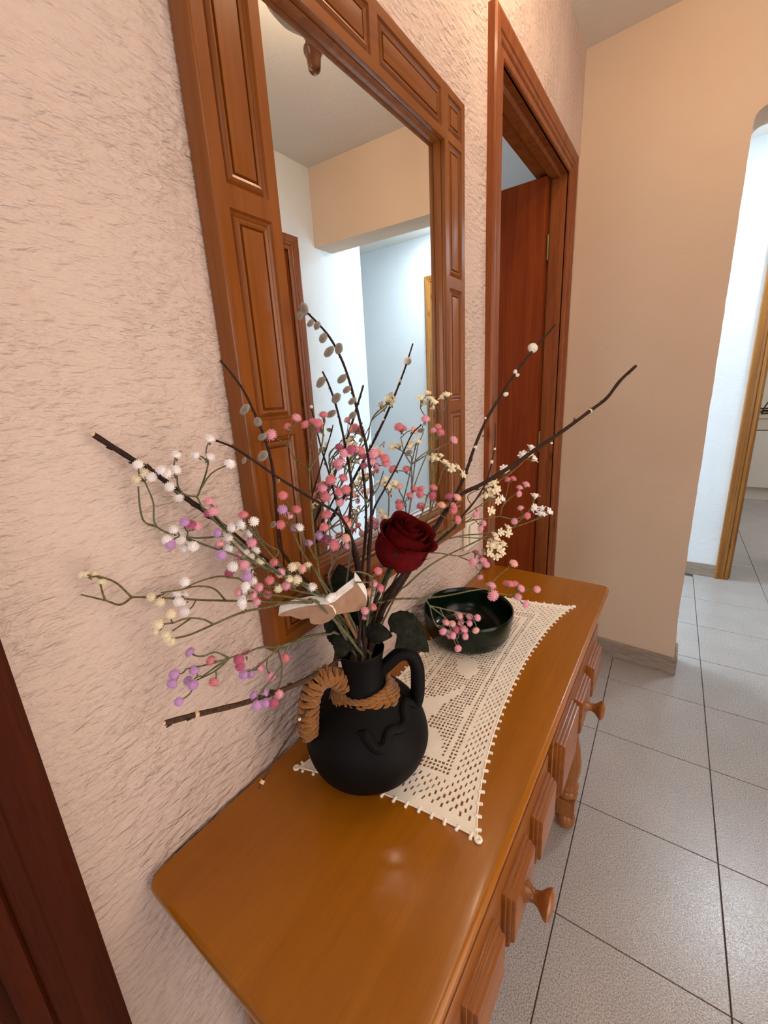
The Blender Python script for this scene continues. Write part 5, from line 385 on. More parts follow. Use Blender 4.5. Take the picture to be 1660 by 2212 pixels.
('white blossom spray reaching furthest right across the door','bud','o',[([1369,1422,8850,1411,1447,9520,1080,2591,9800,1117,2878,9880,1204,3100,9996,1286,3342,10083,1336,3678,10106,1400,4031,10112,1504,4295,10143,1604,4485,10184,1668,4626,10213,1706,4727,10230,1736,4814,10241,1773,4925,10246,1819,5076,10243,1867,5248,10231,1918,5421,10218,1971,5574,10212,2027,5703,10215,2089,5808,10224,2151,5888,10241,2207,5947,10262,2251,5987,10285,2284,6017,10309,2313,6044,10333,2343,6073,10357],17,10),([1971,5574,10212,2013,5696,10270,2064,5801,10335,2114,5890,10404,2154,5966,10467,2176,6031,10521,2184,6093,10569,2185,6157,10612,2187,6232,10655],12,8),([2207,5947,10262,2256,5990,10279,2306,6032,10296,2354,6071,10314,2393,6107,10333,2422,6137,10354,2442,6164,10375,2458,6190,10397,2476,6220,10417],12,8),([2190,6113,10506,2197,6124,10501,2203,6131,10493],9,7),([2190,6113,10506,2210,6134,10520,2237,6148,10521],9,7),([2374,6062,10373,2399,6081,10391,2411,6097,10421],9,7),([2374,6062,10373,2361,6065,10396,2358,6079,10420],9,7),([2454,6119,10443,2491,6137,10446,2519,6159,10467],9,7),([2454,6119,10443,2409,6117,10469,2375,6143,10509],9,7),([2391,6054,10369,2414,6080,10419,2454,6119,10443],9,7),([2391,6054,10369,2383,6059,10373,2374,6062,10373],9,7),([2176,6183,10584,2150,6272,10654,2162,6382,10710],9,7),([2176,6183,10584,2174,6139,10548,2190,6113,10506],9,7),([2306,6032,10296,2357,6045,10320,2391,6054,10369],9,7),([2176,6031,10521,2165,6101,10559,2176,6183,10584],9,7)],[([2162,6382,10710,15,-1,99,88],'w'),([2237,6148,10521,73,-20,65,77],'w'),([2375,6143,10509,-35,-41,84,76],'w'),([2358,6079,10420,-5,-32,95,85],'w'),([2519,6159,10467,70,-25,67,75],'w'),([2411,6097,10421,47,-22,85,76],'w'),([2203,6131,10493,96,-20,20,77],'w')]),
('cream blossom spray low in front of the near door casing','bud','o',[([1215,1489,8850,1177,1497,9520,1160,2461,9932,1109,2861,10038,1012,3356,10100,1055,3622,10229,1157,3757,10330,1268,3849,10384,1373,3934,10406,1459,4046,10415,1525,4198,10405,1582,4370,10373,1632,4537,10335,1676,4679,10307,1711,4783,10295,1738,4857,10291,1762,4917,10291,1791,4977,10292],17,10),([1459,4046,10415,1538,4180,10376,1606,4358,10322,1666,4537,10266,1720,4670,10220,1758,4739,10187,1781,4770,10160,1798,4788,10136,1819,4812,10111],12,8),([1724,4570,10020,1757,4655,10006,1794,4732,9996,1834,4801,9989,1879,4862,9986],12,8),([1863,4806,10186,1885,4828,10192,1899,4848,10210],9,7),([1863,4806,10186,1871,4859,10216,1859,4902,10254],9,7),([1747,4656,9974,1739,4698,9950,1731,4745,9929],9,7),([1747,4656,9974,1789,4682,9972,1830,4692,9949],9,7),([1842,4798,10054,1846,4769,10072,1853,4745,10092],9,7),([1842,4798,10054,1827,4829,10097,1828,4888,10127],9,7),([1914,4907,10012,1931,4868,10029,1948,4828,10049],9,7),([1914,4907,10012,1928,4983,10034,1957,5065,10031],9,7),([1936,5117,10281,1990,5133,10269,2040,5120,10237],9,7),([1936,5117,10281,1971,5172,10292,1984,5243,10320],9,7),([1904,4821,9947,1923,4846,9894,1926,4846,9840],9,7),([1904,4821,9947,1955,4856,9930,2004,4888,9947],9,7),([1866,5011,10290,1900,5005,10280,1931,5015,10281],9,7),([1866,5011,10290,1906,5054,10275,1936,5117,10281],9,7),([1875,4825,9987,1886,4818,9964,1904,4821,9947],9,7),([1875,4825,9987,1899,4870,9989,1914,4907,10012],9,7),([1853,4777,10064,1847,4788,10059,1842,4798,10054],9,7),([1853,4777,10064,1848,4774,10133,1863,4806,10186],9,7),([1791,4977,10292,1824,5006,10298,1866,5011,10290],9,7),([1794,4732,9996,1831,4782,10005,1875,4825,9987],9,7),([1794,4732,9996,1829,4764,10018,1853,4777,10064],9,7),([1724,4570,10020,1736,4618,10003,1747,4656,9974],9,7)],[([1984,5243,10320,54,6,84,72],'c'),([1931,5015,10281,80,-48,36,71],'c'),([1859,4902,10254,20,0,98,70],'c'),([2040,5120,10237,81,-54,22,71],'c'),([1828,4888,10127,14,-3,99,89],'c'),([1957,5065,10031,54,14,83,90],'c'),([2004,4888,9947,82,-18,55,79],'c'),([1926,4846,9840,63,-74,-25,80],'c'),([1830,4692,9949,88,-31,36,79],'c'),([1731,4745,9929,45,25,86,71],'c'),([1853,4745,10092,22,-76,62,87],'c'),([1948,4828,10049,31,-78,54,79],'c'),([1899,4848,10210,62,-8,78,70],'c')]),
('dusky pink blossom spray low at the right above the far table end','pom','o',[([1270,1368,8850,1288,1344,9520,957,2650,9789,939,2900,9930,990,3049,10110,1011,3228,10215,1046,3363,10258,1104,3440,10267,1172,3498,10254,1232,3585,10230,1289,3712,10189,1349,3857,10128,1410,3997,10067,1464,4110,10026,1501,4196,10011,1526,4264,10009,1546,4325,10014,1572,4383,10019],17,10),([1464,4110,10026,1515,4153,9990,1571,4190,9958,1627,4217,9928,1677,4231,9900,1717,4233,9871,1748,4230,9839,1773,4228,9806,1798,4232,9770],12,8),([1590,4429,10026,1637,4432,10008,1685,4435,9992,1732,4437,9975,1778,4440,9959],12,8),([1774,4331,9866,1820,4336,9879,1852,4354,9908],9,7),([1774,4331,9866,1760,4400,9885,1764,4476,9892],9,7),([1675,4291,9927,1700,4239,9930,1717,4183,9933],9,7),([1675,4291,9927,1667,4413,9947,1623,4534,9975],9,7),([1734,4276,9865,1700,4271,9893,1675,4291,9927],9,7),([1734,4276,9865,1757,4299,9859,1774,4331,9866],9,7),([1835,4262,9759,1814,4266,9688,1815,4295,9610],9,7),([1835,4262,9759,1865,4280,9829,1916,4317,9869],9,7),([1627,4217,9928,1679,4231,9885,1734,4276,9865],9,7),([1773,4228,9806,1801,4238,9774,1835,4262,9759],9,7)],[([1623,4534,9975,13,18,97,70],'m'),([1717,4183,9933,35,-85,41,75],'p'),([1764,4476,9892,26,20,95,77],'m'),([1916,4317,9869,48,-23,85,75],'p'),([1852,4354,9908,66,-30,69,76],'p'),([1815,4295,9610,31,-91,-28,60],'p')]),
('pink blossom spray reaching right above the green bowl','pom','o',[([1341,1508,8850,1347,1560,9520,1045,2077,9881,1129,2121,9919,1222,2155,9960,1320,2192,9992,1414,2249,10001,1491,2348,9978,1543,2487,9928,1584,2638,9874,1627,2772,9834,1680,2880,9811,1746,2961,9806,1820,3020,9814,1899,3069,9831,1974,3121,9847,2039,3186,9856,2092,3264,9853,2133,3349,9838,2166,3438,9818,2195,3532,9793,2224,3634,9766],17,10),([2224,3634,9766,2225,3737,9778,2226,3844,9790,2230,3946,9804,2239,4036,9819,2254,4112,9833,2274,4176,9848,2297,4230,9864,2323,4277,9886],12,8),([2235,3606,9743,2269,3679,9702,2305,3751,9662,2342,3816,9626,2378,3870,9598,2412,3913,9577,2445,3949,9563,2476,3976,9553,2502,3997,9546,2522,4010,9541,2537,4018,9537,2549,4025,9534,2562,4032,9532],12,8),([2554,4054,9572,2587,4081,9581,2621,4108,9591,2654,4135,9600,2684,4160,9608,2709,4184,9615,2731,4207,9620,2751,4231,9623,2771,4257,9626],12,8),([2430,4011,9651,2432,4035,9685,2450,4066,9711],9,7),([2430,4011,9651,2407,4068,9670,2369,4105,9689],9,7),([2560,4080,9625,2594,4098,9627,2618,4127,9641],9,7),([2560,4080,9625,2537,4122,9660,2495,4147,9687],9,7),([2252,3656,9741,2281,3619,9702,2316,3635,9656],9,7),([2252,3656,9741,2235,3702,9752,2227,3767,9752],9,7),([2602,4070,9481,2639,4101,9403,2695,4153,9353],9,7),([2602,4070,9481,2601,4055,9502,2596,4037,9519],9,7),([2553,4039,9549,2572,4047,9509,2602,4070,9481],9,7),([2553,4039,9549,2567,4060,9586,2560,4080,9625],9,7),([2476,3976,9553,2511,4015,9560,2553,4039,9549],9,7),([2445,3949,9563,2429,3964,9612,2430,4011,9651],9,7),([2195,3532,9793,2220,3607,9775,2252,3656,9741],9,7),([2323,4277,9886,2352,4317,9942,2405,4356,9972],9,7),([2771,4257,9626,2814,4248,9641,2856,4223,9641],9,7)],[([2405,4356,9972,51,-16,84,81],'h'),([2227,3767,9752,8,21,97,93],'p'),([2316,3635,9656,67,-74,4,99],'p'),([2369,4105,9689,-22,1,98,72],'k'),([2495,4147,9687,-23,-14,96,79],'k'),([2618,4127,9641,69,-12,71,71],'p'),([2596,4037,9519,6,-67,74,70],'p'),([2695,4153,9353,91,-39,15,71],'p'),([2856,4223,9641,59,-62,52,62],'p'),([2450,4066,9711,31,-8,95,71],'k')]),
('pink blossom cluster drooping in front of the green bowl','pom','g',[([1184,1422,8850,1151,1394,9520,1152,1942,9971,1179,2056,9959,1221,2158,9953,1289,2235,9957,1390,2287,9972,1511,2327,9989,1614,2376,9991,1681,2433,9974,1719,2466,9950,1743,2471,9927,1761,2467,9903,1778,2474,9877],17,10),([1778,2474,9877,1801,2524,9847,1823,2579,9816,1844,2635,9783,1866,2692,9749,1889,2748,9717,1915,2800,9687,1944,2849,9660,1977,2892,9635,2016,2931,9615,2060,2963,9599,2108,2990,9588,2157,3012,9578],12,8),([1778,2474,9877,1805,2510,9830,1829,2556,9777,1848,2605,9723,1862,2651,9674,1873,2686,9637,1881,2714,9608,1889,2738,9583,1897,2764,9556],12,8),([1778,2474,9877,1792,2464,9838,1801,2463,9793,1806,2471,9743,1808,2488,9693,1810,2510,9642,1812,2536,9592,1816,2562,9545,1820,2588,9503,1826,2613,9469,1833,2638,9440,1841,2663,9414,1850,2687,9387],12,8),([1977,2892,9635,1994,2908,9588,2010,2928,9538,2024,2949,9488,2035,2967,9444,2044,2981,9410,2051,2990,9383,2058,2998,9359,2065,3004,9335],12,8),([1955,2882,9242,1965,2872,9211,1977,2856,9183,1991,2839,9159,2005,2825,9140,2019,2817,9125,2033,2813,9113,2047,2812,9103,2060,2809,9092],12,8),([1844,2646,9789,1855,2653,9757,1863,2663,9726,1871,2678,9686,1880,2706,9628,1890,2753,9541,1902,2810,9435,1922,2858,9329,1955,2882,9242],12,8),([1891,2797,9284,1930,2811,9248,1975,2839,9234],9,7),([1891,2797,9284,1892,2834,9254,1892,2860,9221],9,7),([2091,3051,9398,2129,3047,9409,2162,3042,9401],9,7),([2091,3051,9398,2123,3080,9430,2137,3098,9481],9,7),([1933,2900,9330,1948,2941,9306,1960,2972,9270],9,7),([1933,2900,9330,1936,2880,9376,1949,2872,9419],9,7),([1980,3005,9490,1985,3020,9424,2009,3048,9370],9,7),([1980,3005,9490,1986,3010,9498,1993,3017,9500],9,7),([2003,2990,9205,2056,3011,9197,2107,3006,9172],9,7),([2003,2990,9205,2034,3033,9215,2054,3064,9250],9,7),([1876,2650,9453,1878,2650,9416,1889,2666,9379],9,7),([1876,2650,9453,1887,2680,9492,1909,2730,9504],9,7),([1874,2780,9339,1904,2847,9315,1933,2900,9330],9,7),([1874,2780,9339,1885,2797,9311,1891,2797,9284],9,7),([2008,3008,9472,1992,3005,9477,1980,3005,9490],9,7),([2008,3008,9472,2040,3030,9419,2091,3051,9398],9,7),([2205,3059,9481,2234,3110,9371,2230,3130,9251],9,7),([2205,3059,9481,2246,3052,9518,2289,3053,9530],9,7),([2008,2876,9156,2063,2836,9121,2095,2761,9089],9,7),([2008,2876,9156,2014,2944,9171,2003,2990,9205],9,7),([1841,2663,9414,1856,2718,9365,1874,2780,9339],9,7),([1994,2908,9588,1995,2953,9523,2008,3008,9472],9,7),([2157,3012,9578,2191,3036,9541,2205,3059,9481],9,7),([1965,2872,9211,1989,2885,9185,2008,2876,9156],9,7),([1820,2588,9503,1850,2624,9487,1876,2650,9453],9,7)],[([1993,3017,9500,58,-8,81,73],'p'),([2137,3098,9481,41,-15,90,59],'p'),([2289,3053,9530,59,-40,70,57],'p'),([1909,2730,9504,44,6,89,64],'p'),([1949,2872,9419,24,-47,85,58],'h'),([2162,3042,9401,72,-47,51,51],'p'),([2009,3048,9370,82,-57,-5,59],'p'),([1889,2666,9379,74,-67,-9,64],'p'),([1892,2860,9221,88,4,47,73],'p'),([1960,2972,9270,91,5,41,74],'m'),([2054,3064,9250,53,2,85,74],'p'),([2230,3130,9251,69,-72,-9,59],'h'),([2107,3006,9172,84,-37,40,59],'p'),([2095,2761,9089,51,-81,29,57],'p'),([1975,2839,9234,91,-24,35,58],'p')]),
('short pink blossom spray right beside the butterfly','pom','g',[([1324,1389,8850,1357,1388,9520,1247,1550,9652,1259,1558,9722,1285,1549,9806,1324,1524,9904,1372,1490,10014,1414,1462,10122,1437,1456,10212,1441,1473,10277,1436,1502,10324,1428,1535,10364,1424,1562,10404,1423,1577,10449,1429,1578,10502,1442,1565,10560,1458,1539,10618,1470,1505,10670,1474,1465,10712,1468,1422,10744,1455,1382,10769,1441,1350,10788,1426,1327,10800,1407,1309,10806,1385,1295,10807,1362,1283,10809],17,10),([1470,1505,10670,1479,1516,10673,1488,1527,10675,1497,1539,10677,1506,1550,10680],12,8),([1308,1383,10605,1330,1398,10604,1351,1416,10601,1370,1437,10597,1386,1458,10592,1400,1479,10586,1411,1500,10580,1422,1522,10573,1433,1545,10566],12,8),([1389,1449,10089,1365,1465,10078,1339,1482,10062],9,7),([1389,1449,10089,1430,1409,10169,1451,1359,10242],9,7),([1415,1641,10444,1431,1681,10415,1450,1721,10408],9,7),([1415,1641,10444,1422,1638,10477,1425,1618,10514],9,7),([1391,1597,10375,1380,1592,10385,1368,1582,10389],9,7),([1391,1597,10375,1406,1631,10399,1415,1641,10444],9,7),([1417,1474,10138,1431,1487,10190,1446,1531,10213],9,7),([1417,1474,10138,1402,1453,10123,1389,1449,10089],9,7),([1428,1535,10364,1407,1562,10372,1391,1597,10375],9,7),([1372,1490,10014,1392,1467,10086,1417,1474,10138],9,7),([1506,1550,10680,1526,1549,10719,1545,1570,10739],9,7)],[([1545,1570,10739,54,-20,82,60],'k'),([1425,1618,10514,31,-46,83,56],'p'),([1450,1721,10408,88,19,44,63],'k'),([1368,1582,10389,-13,-66,74,68],'h'),([1446,1531,10213,44,-3,90,62],'k'),([1451,1359,10242,39,-51,77,54],'p'),([1339,1482,10062,-47,-21,86,56],'p')])]
SQUIGGLE=[1558,877,8740,1595,906,8747,1636,927,8739,1697,920,8705,1768,914,8649,1826,928,8604,1863,963,8594,1884,1025,8616,1878,1078,8668,1869,1134,8702,1893,1204,8708,1928,1256,8691,1954,1324,8685,1947,1406,8697,1902,1464,8733,1852,1523,8768,1826,1609,8775,1828,1686,8750,1869,1736,8701,1914,1767,8639]
LEAVES=[([1084,1532,9492,842,1746,9876,671,1860,10194,533,1931,10501],360),([1149,1577,9487,1068,1445,9648,997,1291,9906,928,1111,10084],260),([1182,1519,9621,1380,1474,9819,1573,1502,9864,1705,1585,9829],160),([1625,1586,9814,1732,1638,9925,1910,1732,9824,2081,1885,9537],300),([1207,1511,9545,1183,1323,9795,1179,1176,9748,1214,1039,9650],200)]
BFLY={'lw': [577,664,10267,608,699,10306,655,739,10324,742,812,10351,879,920,10376,1046,1042,10380,1078,1064,10376,1136,1091,10333,1181,1093,10243,1164,1068,10208,1114,1016,10162,1047,958,10135,970,903,10136,926,877,10156,906,885,10221,829,825,10205,778,794,10225,704,752,10259,641,706,10257],'rw': [1078,1064,10376,1140,1146,10399,1165,1187,10429,1221,1276,10485,1278,1366,10541,1280,1398,10618,1319,1419,10556,1398,1451,10407,1423,1451,10331,1420,1422,10270,1360,1336,10227,1302,1269,10229,1245,1203,10231,1165,1109,10231,1126,1100,10325],'stick': [1217,1182,10239,1259,1480,9531],'body': [1084,1058,10382,1164,1127,10414]}

# ================= MIRROR =================
Y0, Y1, Z0, Z1 = 0.0785, 0.7015, 0.9535, 1.8380; SW = 0.0918; XFR = 0.030
mir = thing('wall_mirror', 'tall mirror in a panelled honey-brown wooden frame above the dresser', 'mirror', (0, .39, Z0))
bm = bmesh.new(); box(bm, 0.002, 0.0125, Y0 + SW - .01, Y1 - SW + .01, Z0 + SW - .01, Z1 - SW + .01); obj('glass', bm, 'mirror', mir, smooth=False)
LOOP = [(0.0, XFR), (0.0015, XFR - .0035), (0.0045, XFR - .005), (0.0065, XFR - .0025), (0.009, XFR - .0008), (0.012, XFR - .002), (0.0128, XFR - .0052), (0.0142, XFR - .0052), (0.0150, XFR - .0016), (0.0175, XFR - .001)]
def raised(y0, y1, z0, z1, mt, par):
    bm = bmesh.new(); rings = []
    for i, x in LOOP: rings.append([bm.verts.new((x, a, b)) for a, b in ((y0 + i, z0 + i), (y1 - i, z0 + i), (y1 - i, z1 - i), (y0 + i, z1 - i))])
    for A, B in zip(rings, rings[1:]):
        for k in range(4): bm.faces.new((A[k], A[(k + 1) % 4], B[(k + 1) % 4], B[k]))
    bm.faces.new(rings[-1]); return obj('raised_panel', bm, mt, par, angle=28)
def board(y0, y1, z0, z1, holes, name, mt, rnd_edge, inner):
    """flat face with rectangular holes; holes along the long direction"""
    bm = bmesh.new(); vert = (z1 - z0) > (y1 - y0)
    def face(a0, a1, b0, b1):
        q = ((a0, b0), (a1, b0), (a1, b1), (a0, b1)); bm.faces.new([bm.verts.new((XFR, p[0], p[1])) for p in q])
    hs = sorted(holes, key=lambda q: q[2] if vert else q[0])
    if vert:
        a0, a1 = hs[0][0], hs[0][1]; face(y0, a0, z0, z1); face(a1, y1, z0, z1); c = z0
        for q in hs: face(a0, a1, c, q[2]); c = q[3]
        face(a0, a1, c, z1)
    else:
        b0, b1 = hs[0][2], hs[0][3]; face(y0, y1, z0, b0); face(y0, y1, b1, z1); c = y0
        for q in hs: face(c, q[0], b0, b1); c = q[1]
        face(c, y1, b0, b1)
    # sides
    for (p, q) in (((y0, z0), (y1, z0)), ((y1, z0), (y1, z1)), ((y1, z1), (y0, z1)), ((y0, z1), (y0, z0))):
        bm.faces.new([bm.verts.new(v) for v in ((XFR, *p), (XFR, *q), (0.001, *q), (0.001, *p))])
    bmesh.ops.remove_doubles(bm, verts=bm.verts[:], dist=1e-6)
    return obj(name, bm, mt, mir, smooth=False)
zs = [(0.970, 1.028), (1.043, 1.249), (1.270, 1.497), (1.519, 1.750), (1.765, 1.822)]
eb = .004
for y0, y1 in ((Y0 + eb, Y0 + SW), (Y1 - SW, Y1 - eb)):
    hl = [(y0 + .0145, y1 - .0145, a, b) for a, b in zs]; board(y0, y1, Z0 + eb, Z1 - eb, hl, 'stile', 'frame', 1, 1)
    for q in hl: raised(*q, 'frame', mir)
ym = [(Y0 + SW + .012, .380), (.401, Y1 - SW - .012)]
for z0, z1 in ((Z0 + eb, Z0 + SW), (Z1 - SW, Z1 - eb)):
    hl = [(a, b, z0 + .0145, z1 - .0145) for a, b in ym]; board(Y0 + SW, Y1 - SW, z0, z1, hl, 'rail', 'frame_h', 1, 1)
    for q in hl: raised(*q, 'frame_h', mir)
# rounded outer edge and inner rebate (stepped bead next to the glass)
def ring(prof, y0, y1, z0, z1, name, mt):
    bm = bmesh.new(); R = []
    for i, x in prof: R.append([bm.verts.new((x, a, b)) for a, b in ((y0 + i, z0 + i), (y1 - i, z0 + i), (y1 - i, z1 - i), (y0 + i, z1 - i))])
    for A, B in zip(R, R[1:]):
        for k in range(4): bm.faces.new((A[k], A[(k + 1) % 4], B[(k + 1) % 4], B[k]))
    return obj(name, bm, mt, mir, angle=40)
ring([(0.002, 0.0), (0, 0.002), (0, XFR - .005), (.0012, XFR - .0018), (.004, XFR), (.0042, XFR - .001)], Y0, Y1, Z0, Z1, 'edge_moulding', 'frame')
ring([(0, XFR), (.0004, XFR - .008), (.0000, XFR - .0086), (.0000, XFR - .0094), (.0010, XFR - .010), (.0020, .0120)], Y0 + SW, Y1 - SW, Z0 + SW, Z1 - SW, 'inner_bead', 'frame')

# ================= LAMPS =================
LX, LY = 0.424, 0.752
lamp = thing('ceiling_lamp', 'turned wooden ceiling lamp whose finial shows at the top of the mirror', 'lamp', (LX, LY, ZC))
fz = 2.073
bm = bmesh.new()
lathe(bm, [(0, fz), (.009, fz + .001), (.0145, fz + .006), (.0162, fz + .014), (.0178, fz + .028), (.0192, fz + .036), (.0232, fz + .041), (.0240, fz + .047), (.0232, fz + .052), (.0185, fz + .056), (.0170, fz + .062), (.0185, fz + .070), (.0225, fz + .076), (.0245, fz + .083), (.0235, fz + .092)], (LX, LY, 0), 32)
obj('finial', bm, 'lampwood', lamp, angle=50)
bm = bmesh.new()
lathe(bm, [(0, fz + .088), (.026, fz + .089), (.046, fz + .098), (.070, fz + .118), (.090, fz + .130), (.108, fz + .150), (.112, fz + .168), (.100, fz + .185), (.045, fz + .195), (.030, fz + .225), (.022, fz + .27), (.026, ZC - .03), (.05, ZC - .02), (.055, ZC - .0005), (0, ZC - .0005)], (LX, LY, 0), 40)
obj('body', bm, 'lampwood', lamp, angle=50)
for k in range(3):
    a = 2 * PI * k / 3 + 0.85; ca, sa = math.cos(a), math.sin(a)
    bm = bmesh.new(); tube(bm, cat([(LX + ca * r, LY + sa * r, fz + z) for r, z in ((.09, .17), (.135, .155), (.175, .165), (.20, .195))], 5), .011, .010, 10)
    lathe(bm, [(0, 0), (.011, 0), (.015, .008), (.012, .016), (.0105, .022), (.0105, .05), (0, .05)], (LX + ca * .20, LY + sa * .20, fz + .190), 16)
    arm = obj('arm', bm, 'lampwood', lamp, angle=50)
    bm = bmesh.new(); lathe(bm, [(0, 0), (.012, 0), (.014, .012), (.027, .034), (.030, .052), (.021, .072), (0, .080)], (LX + ca * .20, LY + sa * .20, fz + .241), 16); obj('bulb', bm, 'bulb', arm)
cl = thing('corridor_lamp', 'round cool white ceiling lamp in the corridor beyond the passage', 'lamp', (1.12, 2.74, ZC))
bm = bmesh.new(); lathe(bm, [(0, ZC), (.150, ZC), (.155, ZC - .006), (.152, ZC - .02), (.146, ZC - .022), (.146, ZC - .012), (0, ZC - .012)], (1.12, 2.74, 0), 40); obj('rim', bm, 'plastic', cl)
bm = bmesh.new(); lathe(bm, [(.143, ZC - .013), (.143, ZC - .024), (.12, ZC - .036), (0, ZC - .044)], (1.12, 2.74, 0), 40); obj('diffuser', bm, 'coollamp', cl)

# ================= DRESSER =================
ZT = 0.7665; DX, DY0, DY1 = 0.342, -0.130, 0.931
dr = thing('dresser', 'narrow honey-brown wooden hall dresser with turned legs and two drawers', 'dresser', (0.17, 0.40, 0))
bm = bmesh.new(); r = .016; ol = []
for cx, cy, a0 in ((.003 + r, DY0 + r, PI), (DX - r, DY0 + r, 1.5 * PI), (DX - r, DY1 - r, 0), (.003 + r, DY1 - r, .5 * PI)):
    for k in range(7): a = a0 + PI / 2 * k / 6; ol.append((cx + r * math.cos(a), cy + r * math.sin(a)))
cxm, cym = DX / 2, (DY0 + DY1) / 2; rings = []
for ins, z in ((.010, ZT - .030), (.004, ZT - .028), (.0015, ZT - .020), (.0005, ZT - .012), (0, ZT - .007), (.0012, ZT - .0030), (.0035, ZT - .0006), (.006, ZT)):
    rings.append([bm.verts.new((x + (ins if x < cxm else -ins), y + (ins if y < cym else -ins), z)) for x, y in ol])
n = len(ol)
for A, B in zip(rings, rings[1:]):
    for k in range(n): bm.faces.new((A[k], A[(k + 1) % n], B[(k + 1) % n], B[k]))
bm.faces.new(rings[0][::-1]); bm.faces.new(rings[-1]); obj('top_board', bm, 'top', dr, angle=50)
zc = ZT - .030
bm = bmesh.new(); box(bm, .012, .318, -.085, .885, .570, zc); obj('carcass', bm, 'body', dr, smooth=False)
def scallop(y0, y1, z0, d):   # lower front apron with a wavy edge
    pts = [(y0, z0 + .03)]; N = 40
    for k in range(N + 1):
        t = k / N; pts.append((y0 + (y1 - y0) * t, z0 - d * abs(math.sin(PI * 3 * t)) ** .7 * (.6 + .4 * math.cos(2 * PI * t))))
    pts.append((y1, z0 + .03)); return pts
bm = bmesh.new(); prism(bm, scallop(-.045, .845, .572, .022), .302, .322, lambda p, t: (t, p[0], p[1])); obj('apron', bm, 'body', dr, smooth=False)
def step_block(par, y0, y1, z0, z1, name='raised_block'):
    bm = bmesh.new(); R = []
    for ins, x in ((0, .334), (0, .3385), (.0012, .3405), (.0032, .3410), (.0045, .3412), (.0048, .3450), (.0062, .3468), (.0085, .3472), (.0090, .3505), (.0105, .3525), (.013, .3528)):
        R.append([bm.verts.new((x, a, b)) for a, b in ((y0 + ins * .45, z0 + ins * 2.6), (y1 - ins * .45, z0 + ins * 2.6), (y1 - ins * .45, z1 - ins * .8), (y0 + ins * .45, z1 - ins * .8))])
    for A, B in zip(R, R[1:]):
        for k in range(4): bm.faces.new((A[k], A[(k + 1) % 4], B[(k + 1) % 4], B[k]))
    bm.faces.new(R[-1]); return obj(name, bm, 'body', par, angle=30)
KN = [(0, 0), (.0145, 0), (.0150, .004), (.0135, .010), (.0090, .016), (.0080, .021), (.0100, .027), (.0165, .033), (.0195, .037), (.0195, .040), (.0165, .0425), (.008, .0445), (0, .045)]
for blocks, kn, y0, y1 in ((((-.100, -.016), (.015, .105), (.135, .226), (.256, .346)), (.183, .634), -.106, .352), (((.392, .515), (.547, .645), (.675, .786)), (.594, .636), .386, .822)):
    d = obj('drawer', bevelled(.314, .335, y0, y1, .556, .708, .0015, 1), 'body', dr, smooth=False)
    for i, (a, b) in enumerate(blocks):
        step_block(d, a, b, .562 if (i == 0 and a > .3) else .572, .700 if (i == 0 and a > .3) else .678)
    bm = bmesh.new(); lathe(bm, KN, (.3440, kn[0], kn[1]), 28, 'X'); obj('knob', bm, 'turned', d, angle=50)
def leg(x, y):
    bm = bmesh.new(); h = .026
    lathe(bm, [(0, 0), (.018, .001), (.026, .010), (.029, .026), (.026, .042), (.019, .050), (.021, .054)], (x, y, 0), 24)
    b2 = bevelled(x - h, x + h, y - h, y + h, .052, .118, .004); me = bpy.data.meshes.new('t'); b2.to_mesh(me); b2.free(); bm.from_mesh(me); bpy.data.meshes.remove(me)
    lathe(bm, [(.020, .116), (.029, .124), (.030, .134), (.024, .142), (.030, .150), (.031, .158), (.026, .166), (.028, .185), (.0325, .215), (.032, .245), (.026, .290), (.019, .330), (.016, .355), (.020, .362), (.021, .368), (.016, .374), (.020, .400), (.0235, .425), (.022, .450), (.017, .478), (.016, .490), (.024, .498), (.025, .508), (.022, .514)], (x, y, 0), 28)
    b2 = bevelled(x - .024, x + .024, y - .024, y + .024, .512, zc, .002, 1); me = bpy.data.meshes.new('t'); b2.to_mesh(me); b2.free(); bm.from_mesh(me); bpy.data.meshes.remove(me)
    return obj('leg', bm, 'turned', dr, angle=45)
for x, y in ((.292, .838), (.040, .838), (.292, -.045), (.040, -.045)): leg(x, y)

# ================= DOILY =================
doi = thing('doily', 'cream crocheted lace table runner with a scalloped edge lying on the dresser', 'doily', (0.16, 0.42, ZT))
ca_, cb_, cc_, cd_ = (.045, .074), (.309, .121), (.004, .722), (.284, .764)     # near-left, near-right, far-left, far-right
def dmap(u, v):
    x = (ca_[0] * (1 - u) + cb_[0] * u) * (1 - v) + (cc_[0] * (1 - u) + cd_[0] * u) * v
    y = (ca_[1] * (1 - u) + cb_[1] * u) * (1 - v) + (cc_[1] * (1 - u) + cd_[1] * u) * v
    bx = .046 * (4 * v * (1 - v)) ** .75; by = .010 * (4 * u * (1 - u))
    x -= bx * max(0, 2 * u - 1) ** 1.3; x += bx * .75 * max(0, 1 - 2 * u) ** 1.3
    y += by * max(0, 1 - 2 * v) ** 2; y -= by * max(0, 2 * v - 1) ** 2
    return x, y
NU, NV = 38, 90
def opened(i, j):
    e = min(i, NU - 1 - i, (j) * .9, (NV - 1 - j) * .9)
    if e < 1: return 0
    if e < 7: return 2 if (i + j) % 2 == 0 else 0
    if e < 8: return 0
    if e < 10: return 1
    if e < 11: return 0
    a, b = i - (NU - 1) / 2, j - (NV - 1) / 2
    f = math.cos(.52 * a + 1.3 * math.sin(.26 * b)) + .9 * math.cos(.40 * b - .9 * math.sin(.5 * a)) + .5 * math.cos(.23 * (a + b))
    return 1 if f < .62 else 0
bm = bmesh.new(); zt = ZT + .0021
gv = {}
def gp(u, v, du=0.0, dv=0.0):
    x, y = dmap(u, v); return (x, y, zt + .0003 * math.sin(u * 40) * math.sin(v * 70))
